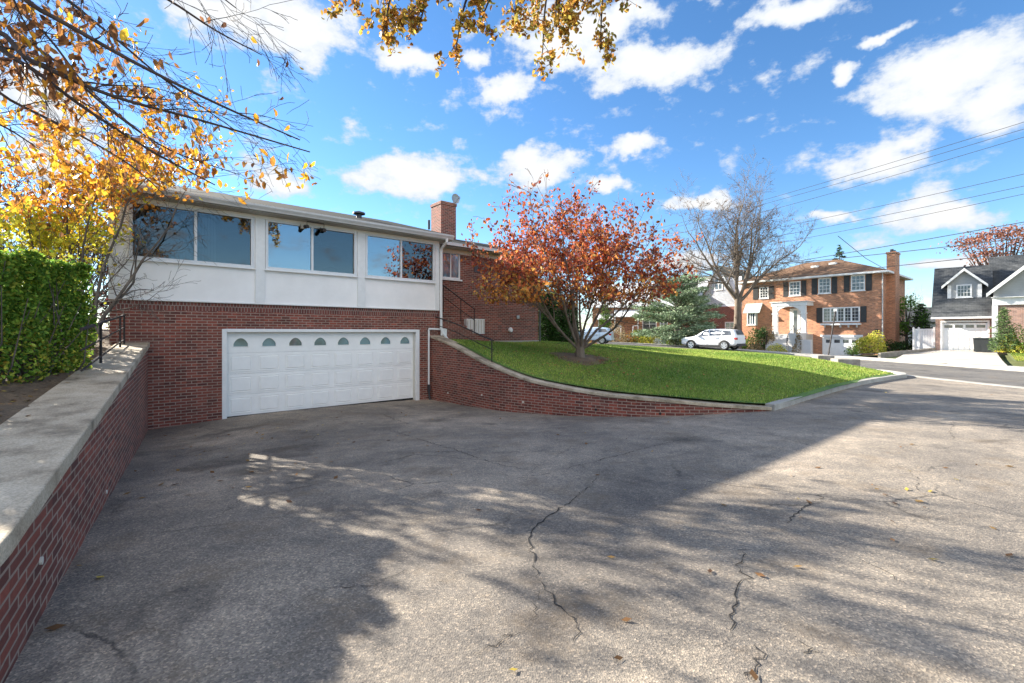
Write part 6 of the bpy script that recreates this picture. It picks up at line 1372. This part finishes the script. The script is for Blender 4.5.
    for s in (1, -1):
        a = interp(S[0][0]+.12); mb = MB(); x = S[0][0]; mb.box(x+.0, x+.36, s*a[4]*.72, s*(a[4]*.985+.012), a[2]-.22, a[2]-.04); mb.build("tail_light", M["redlamp"], root, bevel=.03)
        a = interp(S[-1][0]-.2); x = S[-1][0]; mb = MB(); mb.box(x-.34, x-.02, s*a[4]*.66, s*(a[4]*.96+.006), a[2]-.22, a[2]-.07); mb.build("headlight", M["lampclear"], root, bevel=.03)
        a = interp(.75); mb = MB(); mb.box(.72, .92, s*(a[4]-.02), s*(a[4]+.2), a[2]+.0, a[2]+.15); mb.build("side_mirror", paint, root, bevel=.03)
    for s in (1, -1):
        for x in (-.95, .05):
            a = interp(x); mb = MB(); mb.box(x-.005, x+.005, s*(a[4]*.99), s*(a[4]+.003), .42, a[2]-.03); mb.build("door_seam", M["darkmetal"], root)
            mb = MB(); mb.box(x+.1, x+.28, s*(a[4]), s*(a[4]+.03), a[2]-.17, a[2]-.13); mb.build("door_handle", M["chrome"], root)
    mb = MB(); a = interp(0); mb.box(wheelx[0]+wr+.05, wheelx[1]-wr-.05, -a[4]*.9, a[4]*.9, .2, .37); mb.build("underbody", M["rubber"], root)
    mb = MB(); mb.box(S[0][0]-.02, S[0][0]+.3, -.8, .8, .33, .55); mb.build("rear_bumper", M["darkmetal"] if bodytype == 0 else paint, root, bevel=.03)
    return root
SUV = [(-2.40,.50,.98,1.06,.80,.62),(-2.34,.36,1.06,1.24,.91,.70),(-2.12,.32,1.12,1.64,.95,.64),(-1.75,.31,1.13,1.72,.96,.64),(-.9,.30,1.12,1.77,.965,.66),(0,.30,1.09,1.76,.965,.66),(.45,.30,1.07,1.68,.96,.64),(.92,.30,1.06,1.36,.955,.68),(1.28,.31,1.04,1.13,.95,.76),(1.9,.32,1.01,1.06,.95,.82),(2.25,.34,.96,1.0,.93,.80),(2.38,.36,.86,.90,.88,.76),(2.42,.42,.72,.74,.80,.68)]
wS = [[(-1.98,.18),(-1.2,.10),(-1.2,.86),(-1.82,.84)], [(-1.12,.10),(-.12,.10),(-.12,.88),(-1.12,.87)], [(-.03,.10),(.86,.12),(.42,.84),(-.03,.88)]]
rp, fp = Vector((18.1, 38.1)), Vector((16.15, 40.4)); hd_ = math.atan2((fp-rp).y, (fp-rp).x); md = (rp+fp)/2
car("parked_suv", "white five door SUV parked along the far kerb of the street", (md.x, md.y, gz(md.x, md.y)+.01), hd_, M["carwhite"], st=SUV, wins=wS, rear=[(-2.33,-2.13,"rear_window"), (1.22,.5,"windshield")], wr=.385)
HAT = [(-2.0,.45,.92,1.0,.74,.58),(-1.95,.32,.98,1.16,.84,.64),(-1.78,.28,1.0,1.40,.87,.60),(-1.4,.27,1.0,1.50,.88,.60),(-.7,.27,.98,1.54,.885,.62),(0,.27,.96,1.52,.885,.62),(.4,.27,.95,1.42,.88,.6),(.95,.27,.93,1.12,.875,.66),(1.25,.28,.90,.97,.87,.7),(1.7,.3,.84,.88,.86,.74),(1.95,.32,.76,.80,.80,.68),(2.02,.38,.62,.64,.72,.6)]
wH = [[(-1.7,.2),(-.85,.1),(-.85,.86),(-1.5,.8)], [(-.78,.1),(.88,.14),(.35,.84),(-.78,.88)]]
ch_ = Vector((7.3, 42.6)); 
car("parked_hatchback", "pale blue hatchback parked on the street behind the red tree", (ch_.x, ch_.y, gz(ch_.x, ch_.y)+.01), math.radians(158), M["carblue"], st=HAT, wins=wH, rear=[(-1.93,-1.79,"rear_window"), (1.2,.45,"windshield")], wheelx=(-1.2, 1.25), wr=.32, bodytype=1)

# ------------------------------------------------------------------ street furniture
def sp(px, D, z=None): x = (px-CX)/F*D; return (x, D, gz(x, D) if z is None else z)
base = Vector(sp(827, 24.6)); base.z = lz(base.x, base.y); r = empty("sign_post", tuple(base)); tag(r, "leaning dark metal sign post at the far corner of the lawn", "post")
tp = Vector(at(835.5, 311, 25.2)) - base
mb = MB(); mb.tube([(0,0,-.2), tuple(tp)], .035, 6); mb.build("pole", M["iron"], r)
mb = MB(); q = tp; mb.box(q.x-.02, q.x+.03, q.y-.12, q.y+.12, q.z-.02, q.z+.12); mb.build("sign_bracket", M["greymetal"], r)
# stone steps by the lawn corner
for (a, b, D, lab) in ((818, 833, 23.4, "upper low stone step at the far corner of the lawn"), (838, 858, 21.8, "lower stone step beside the street at the far corner of the lawn")):
    x0, x1 = (a-CX)/F*D, (b-CX)/F*D; z = lz((x0+x1)/2, D) + .08; mb = MB(); mb.box(0, x1-x0, 0, .8, -.3, .14); o = mb.build("stone_step", M["stone"], None, bevel=.03); o.location = (x0, D, z); o.rotation_euler = (0, 0, math.radians(-12)); tag(o, lab, "step", "stone steps at the lawn corner")
for (px, D, lab) in ((979.5, 33.4, "dark lidded bin left of the pair beside the grey house garage"), (987, 32.9, "dark lidded bin right of the pair beside the grey house garage")):
    p = sp(px, D); r = empty("trash_bin", p, Cf.rz); tag(r, lab, "bin", "bins by the garage")
    mb = MB(); a, b = .27, .33; z0, z1 = .05, .95
    lo_ = [(-a,-a,z0),(a,-a,z0),(a,a,z0),(-a,a,z0)]; hi = [(-b,-b,z1),(b,-b,z1),(b,b,z1),(-b,b,z1)]
    mb.face(lo_[::-1]); mb.face(hi)
    for k in range(4): mb.face([lo_[k], lo_[(k+1)%4], hi[(k+1)%4], hi[k]])
    mb.build("bin_body", M["bin"], r); mb = MB(); mb.prism([(-.36,.951),(.36,.951),(.34,1.02),(0,1.07),(-.34,1.02)], -.36, .36); mb.build("bin_lid", M["bin"], r, bevel=.01)
    for s in (-1, 1): mb = MB(); mb.tube([(s*.24,.3,.12),(s*.30,.3,.12)], .12, 12); mb.build("bin_wheel", M["rubber"], r)
def upole(name, label, x, y, H, arms):
    z = gz(x, y); r = empty(name, (x, y, z)); tag(r, label, "utility pole"); mb = MB(); mb.tube([(0,0,-.3),(0,0,H)], [.16,.11], 10); mb.build("pole", M["bark"], r)
    for a in arms: mb = MB(); d = Vector((.55,.83)); mb.box(-1.1, 1.1, -.05, .05, a-.06, a+.06); o = mb.build("crossarm", M["bark"], r); o.rotation_euler = (0, 0, math.radians(35))
PA = Vector((6.4, 45.5)); PB = Vector((27.5, 11.5)); upole("utility_pole", "wooden utility pole almost hidden behind the red leaved tree", PA.x, PA.y, 10.2, (9.5, 8.3)); upole("utility_pole", "wooden utility pole beyond the right edge of the picture", PB.x, PB.y, 11.0, (10.3, 8.9))
WI = [((660,228),(1024,122),.6),((660,231),(1024,129),.6),((660,238),(1024,137),.7),((660,250),(1024,174),.6),((660,256),(1024,186),.7),((660,262),(1024,194),.8),((690,272),(1024,238),.5),((690,284),(1024,252),.6),((700,276),(1024,222),.5)]
nr = Vector((-(PB-PA).y, (PB-PA).x)).normalized()
for i, (a, b, sag) in enumerate(WI):
    # straight line in plan between the poles, fitted heights at two points, gentle sag
    off_ = nr * (((i % 3) - 1) * .5 if i < 6 else 0.15); P0, P1 = PA + off_, PB + off_
    def hz(px, py):
        k = (px-CX)/F; d = P1-P0; t = (k*P0.y-P0.x)/(d.x-k*d.y); p = P0+d*t; return t, (HY-py)/F*p.y
    t1, z1_ = hz(*a); t2, z2_ = hz(*b); s_ = lambda t: 4*sag*t*(1-t)
    m_ = ((z2_+s_(t2))-(z1_+s_(t1)))/(t2-t1); c_ = z1_+s_(t1)-m_*t1; pts = []
    for k in range(25): t = k/24; p = P0+(P1-P0)*t; pts.append((p.x, p.y, c_+m_*t-s_(t)))
    mb = MB(); o_ = Vector(pts[0]); mb.tube([Vector(p)-o_ for p in pts], .011 if i < 6 else .017, 5); o = mb.build("power_line", M["iron"]); o.location = o_
    tag(o, ["topmost overhead wire crossing the sky at right","second overhead wire from the top at right","third overhead wire from the top at right","fourth overhead wire, upper of the middle set","fifth overhead wire, middle of the middle set","sixth overhead wire, thick lowest of the middle set","upper thick cable running just above the house roofs","lowest thick cable just above the house roofs","thin cable between the middle wires and the roof cables"][i], "wire", "overhead wires along the street")
mb = MB(); a = Vector(at(838, 236, 33)); b = B.world(BW+.2, 1.4, ev+.1); mb.tube([Vector((0,0,0)), (b-a)*.5 - Vector((0,0,.25)), b-a], .02, 5); o = mb.build("service_drop", M["iron"]); o.location = a; tag(o, "slanting service cable reaching down to the brick house chimney", "wire")

# ------------------------------------------------------------------ yards
def patch(name, poly, mat, off): s = sheet(name, poly, gz, off, mat, 1.5); return s
w2 = lambda fr, x, y: tuple(fr.world(x, y)[:2])
patch("concrete_driveway", [w2(Cf, -1.9, -.3), w2(Cf, -1.9, -11.4), w2(Cf, 3.2, -12.6), w2(Cf, 2.9, -.3)], M["drivelight"], .035)
patch("concrete_driveway", [w2(B, xg0-.3, 0), w2(B, xg0-.6, -7.5), w2(B, xg1+.3, -8.6), w2(B, xg1+.2, 0)], M["drivelight"], .03)
patch("front_yard", [w2(Cf, 3.3, -1.3), w2(Cf, 3.5, -11.0), w2(Cf, 14, -12), w2(Cf, 14, -1.3)], M["farlawn"], .2)
gy_ = [w2(Cf, 3.5, -3.4), w2(Cf, 3.6, -10.8), w2(Cf, 12, -11), w2(Cf, 12, -3)]
grass("yard_grass", gy_, lambda x, y: gz(x, y) + .2, 14000, 8, [((.30,.34,.06), 3), ((.22,.30,.05), 3), ((.42,.40,.10), 1)], (.05, .09), .012)
bpy.data.objects["yard_grass"]["label"] = "yellowish grass in front of the pink brick wing"
patch("garden_mound", [w2(B, xg1+.5, -1.6), w2(B, xg1+.6, -7.6), w2(B, BW+1.2, -7.4), w2(B, BW+3.4, -2.0), w2(B, BW+2, -.6)], M["dirt"], .16)
kbb = ribbon("driveway_kerb", [w2(B, BW+1.3, -7.6), w2(B, BW+2.4, -4.6), w2(B, BW+3.5, -1.8)], -.2, 0, gz, .26, .5, M["stone"]); tag(kbb, kind="structure")
S_ = [  # px, D, rx, H, cols, size, n, label
 (869,36.5,1.15,1.6,GY,.13,2600,"rounded yellow green bush in front of the brick house corner"),(852,35.2,.45,.75,G1,.10,600,"small green potted looking bush left of the yellow green bush"),(893,39.5,1.0,1.0,GD,.12,1200,"low dark green bush below the brick chimney"),(903,40,.8,.9,GD,.12,900,"low dark green bush right of the chimney beside the driveway"),
 (777,41,.85,.85,GY,.10,1100,"low round golden bush in front of the porch steps"),(770.5,44.3,.5,2.4,GT,.12,900,"dry tan ornamental grass left of the porch column"),(798,41.6,.42,2.2,GT,.12,800,"dry tan ornamental grass right of the porch steps"),(763,45.6,1.15,2.7,GD,.16,2400,"tall dark rounded evergreen left of the porch"),
 (746,46,.8,1.6,G1,.13,800,"green bush below the glazed bay window"),(734,46.5,1.4,1.0,G1,.14,1400,"low green hedge bush behind the SUV tail"),(756,44,.9,.9,GT,.11,700,"brownish low bush between the bay window and golden bush"),
 (640,51,1.3,1.5,G1,.14,1500,"trimmed green bush by the red brick steps"),(652,50,1.5,1.35,GY,.13,1500,"yellowish trimmed bush right of the brick steps"),(615,49,1.8,1.6,GT,.14,1600,"weeping tan shrub beside the blue car"),(628,49.5,1.0,1.0,GO,.12,800,"low orange shrub between the tan and the green bushes"),
 (672,47.5,1.1,1.0,G1,.12,1000,"small green bush under the cedar's left side"),(684,46,1.0,.85,GY,.11,900,"low yellow bush in front of the cedar"),(705,48,1.2,1.5,GT,.13,1000,"thin tan shrub right of the cedar trunk"),(660,46.2,.6,.8,[((.3,.36,.38),1)],.10,500,"pale grey green bush at the kerb under the cedar"),
 (1014,30.6,.75,1.15,GY,.09,2000,"bright yellow bush right of the weeping conifer"),(1026,30.2,.9,1.6,G1,.10,1800,"green and yellow bush at the right picture edge"),(1006,30.9,.5,.7,GY,.08,900,"small yellow bush between the conifer and the bigger yellow bush"),
 (530,22,.4,.3,GY,.05,300,"tiny flowering plants at the foot of the side wall"),(590,30,.5,.3,GO,.06,300,"low orange plants at the back of the lawn")]
for i, (px, D, rx, H, cl, s, n, lab) in enumerate(S_):
    x = (px-CX)/F*D; z = lz(x, D) if D < 31 and px < 700 else gz(x, D) + (.12 if 850 < px < 900 and D < 38 else .02) + (.2 if px > 1000 else 0)
    shrub("garden_shrub", lab, (x, D, z), rx, rx, H, 200+i, cl, n=n, size=s, lump=.3)
# ------------------------------------------------------------------ world + sun
SUN = Vector((-.862*math.cos(math.radians(23.5)), .506*math.cos(math.radians(23.5)), math.sin(math.radians(23.5)))).normalized()
sl = bpy.data.lights.new("sun", 'SUN'); so = bpy.data.objects.new("sun", sl); COL.objects.link(so)
sl.energy = 5.0; sl.angle = math.radians(.5); sl.color = (1, .93, .81); so.rotation_euler = SUN.to_track_quat('Z', 'Y').to_euler(); so.location = (-20, 10, 20)
w = bpy.data.worlds.new("World"); SC.world = w; w.use_nodes = True; nt = w.node_tree
bg = nt.nodes["Background"]; out = nt.nodes["World Output"]
sky = N(nt, "ShaderNodeTexSky"); sky.sky_type = 'NISHITA'; sky.sun_disc = False
sky.sun_elevation = math.radians(23.5); sky.sun_rotation = math.radians(300.4); sky.air_density = .9; sky.dust_density = .05; sky.ozone_density = 3.2; sky.altitude = 0
hs = N(nt, "ShaderNodeHueSaturation"); hs.inputs["Saturation"].default_value = 1.15; L(nt, sky.outputs[0], hs.inputs["Color"])
L(nt, hs.outputs[0], bg.inputs[0]); bg.inputs[1].default_value = .073
tc = N(nt, "ShaderNodeTexCoord"); sp = N(nt, "ShaderNodeSeparateXYZ"); L(nt, tc.outputs["Generated"], sp.inputs[0])
az = N(nt, "ShaderNodeMath", operation='ARCTAN2'); L(nt, sp.outputs[0], az.inputs[0]); L(nt, sp.outputs[1], az.inputs[1])
el = N(nt, "ShaderNodeMath", operation='ARCSINE'); L(nt, sp.outputs[2], el.inputs[0])
cb = N(nt, "ShaderNodeCombineXYZ"); L(nt, az.outputs[0], cb.inputs[0]); L(nt, el.outputs[0], cb.inputs[1])
n0 = N(nt, "ShaderNodeTexNoise", Scale=7.0, Detail=5.0, Roughness=.6); L(nt, cb.outputs[0], n0.inputs["Vector"])
s0 = N(nt, "ShaderNodeVectorMath", operation='SUBTRACT'); L(nt, n0.outputs["Color"], s0.inputs[0]); s0.inputs[1].default_value = (.5,.5,.5)
s1 = N(nt, "ShaderNodeVectorMath", operation='MULTIPLY'); L(nt, s0.outputs[0], s1.inputs[0]); s1.inputs[1].default_value = (.16,.09,0)
cd = N(nt, "ShaderNodeVectorMath", operation='ADD'); L(nt, cb.outputs[0], cd.inputs[0]); L(nt, s1.outputs[0], cd.inputs[1])
CL = [(285,22,85,38),(225,5,60,25),(270,181,42,17),(405,176,62,22),(440,172,40,18),(540,168,45,23),(565,160,30,14),(632,140,30,10),(505,90,38,13),(410,58,35,14),(560,40,60,38),(650,62,75,26),(600,20,60,26),(790,16,55,16),(610,180,22,9),
      (945,75,90,34),(1010,90,60,32),(848,73,18,8),(875,152,55,22),(905,140,30,12),(915,208,62,20),(945,218,55,14),(830,216,20,8),(700,205,30,7),(60,150,55,42),(30,90,60,40),(140,190,40,20),(960,262,70,8),(690,262,50,8),(480,60,20,10),
      (880,40,30,5),(1150,140,120,40),(-90,60,120,60)]
cur = None
for px, py, hw, hh in CL:
    a = math.atan((px-CX)/F); dd = math.hypot(F, px-CX); e = math.atan((HY-py)/dd)
    wa = hw/F*math.cos(a)**2*1.2; we = hh/dd*math.cos(e)**2*1.4
    mp = N(nt, "ShaderNodeMapping"); mp.inputs["Scale"].default_value = (1/wa, 1/we, 1); mp.inputs["Location"].default_value = (-a/wa, -e/we, 0); L(nt, cd.outputs[0], mp.inputs["Vector"])
    ln = N(nt, "ShaderNodeVectorMath", operation='LENGTH'); L(nt, mp.outputs[0], ln.inputs[0])
    if cur is None: cur = ln.outputs["Value"]
    else:
        mi = N(nt, "ShaderNodeMath", operation='SMOOTH_MIN'); L(nt, cur, mi.inputs[0]); L(nt, ln.outputs["Value"], mi.inputs[1]); mi.inputs[2].default_value = .25; cur = mi.outputs[0]
# bright cloud banks added out of view as soft fill for the shaded facade
def mr(src, a, b_):
    n = N(nt, "ShaderNodeMapRange"); n.interpolation_type = 'SMOOTHSTEP'; n.inputs[1].default_value = a; n.inputs[2].default_value = b_; L(nt, src, n.inputs[0]); return n.outputs[0]
up_ = mr(el.outputs[0], .42, .50); low_ = mr(el.outputs[0], .03, .12); far_ = mr(az.outputs[0], 2.72, 2.85)
side_ = mr(az.outputs[0], 1.35, 1.55); top_ = mr(el.outputs[0], 1.15, .95)
def mul(p, q, op='MULTIPLY'):
    n = N(nt, "ShaderNodeMath", operation=op); L(nt, p, n.inputs[0]); L(nt, q, n.inputs[1]); return n
lf_ = N(nt, "ShaderNodeMath", operation='LESS_THAN'); L(nt, az.outputs[0], lf_.inputs[0]); lf_.inputs[1].default_value = -2.5
bk = mul(mul(mul(side_, up_).outputs[0], top_).outputs[0], mul(mul(far_, lf_.outputs[0], 'MAXIMUM').outputs[0], low_).outputs[0], 'MAXIMUM')
nb_ = N(nt, "ShaderNodeTexNoise", Scale=2.2, Detail=5.0, Roughness=.6); L(nt, tc.outputs["Generated"], nb_.inputs["Vector"])
rb = N(nt, "ShaderNodeMapRange"); rb.inputs[1].default_value = .40; rb.inputs[2].default_value = .52; L(nt, nb_.outputs[0], rb.inputs[0])
bm_ = N(nt, "ShaderNodeMath", operation='MULTIPLY'); L(nt, bk.outputs[0], bm_.inputs[0]); L(nt, rb.outputs[0], bm_.inputs[1])
inv = N(nt, "ShaderNodeMath", operation='SUBTRACT'); inv.inputs[0].default_value = 1.0; L(nt, cur, inv.inputs[1])     # 1 - distance
mxm = N(nt, "ShaderNodeMath", operation='MAXIMUM'); L(nt, inv.outputs[0], mxm.inputs[0]); L(nt, bm_.outputs[0], mxm.inputs[1])
fb = N(nt, "ShaderNodeTexNoise", Scale=17.0, Detail=9.0, Roughness=.62); fm = N(nt, "ShaderNodeMapping"); fm.inputs["Scale"].default_value = (.75,1.25,1); L(nt, cb.outputs[0], fm.inputs["Vector"]); L(nt, fm.outputs[0], fb.inputs["Vector"])
ad = N(nt, "ShaderNodeMath", operation='MULTIPLY_ADD'); L(nt, fb.outputs[0], ad.inputs[0]); ad.inputs[1].default_value = 2.0; ad.inputs[2].default_value = -1.06
sm = N(nt, "ShaderNodeMath", operation='ADD'); L(nt, ad.outputs[0], sm.inputs[0]); L(nt, mxm.outputs[0], sm.inputs[1])
dn = N(nt, "ShaderNodeMapRange"); dn.interpolation_type = 'SMOOTHSTEP'; dn.inputs[1].default_value = .0; dn.inputs[2].default_value = .42; L(nt, sm.outputs[0], dn.inputs[0])
cc = ramp(nt, [(.25, (.70, .78, .90)), (.6, (.90, .93, .97)), (.9, (.97, .97, .97))], sm.outputs[0])
bg2 = N(nt, "ShaderNodeBackground"); L(nt, cc.outputs[0], bg2.inputs[0]); st = N(nt, "ShaderNodeMath", operation='MULTIPLY_ADD'); L(nt, bk.outputs[0], st.inputs[0]); st.inputs[1].default_value = .32; st.inputs[2].default_value = .30; L(nt, st.outputs[0], bg2.inputs[1])  # the added unseen cloud banks shine stronger, to lift the shade
mx = N(nt, "ShaderNodeMixShader"); L(nt, dn.outputs[0], mx.inputs[0]); L(nt, bg.outputs[0], mx.inputs[1]); L(nt, bg2.outputs[0], mx.inputs[2]); L(nt, mx.outputs[0], out.inputs[0])
vs = SC.view_settings; vs.view_transform = 'Standard'; vs.look = 'None'; vs.gamma = 1; vs.use_curve_mapping = False; vs.exposure = 1.87
SC.cycles.max_bounces = 6; SC.cycles.transparent_max_bounces = 12; SC.cycles.caustics_reflective = False; SC.cycles.caustics_refractive = False
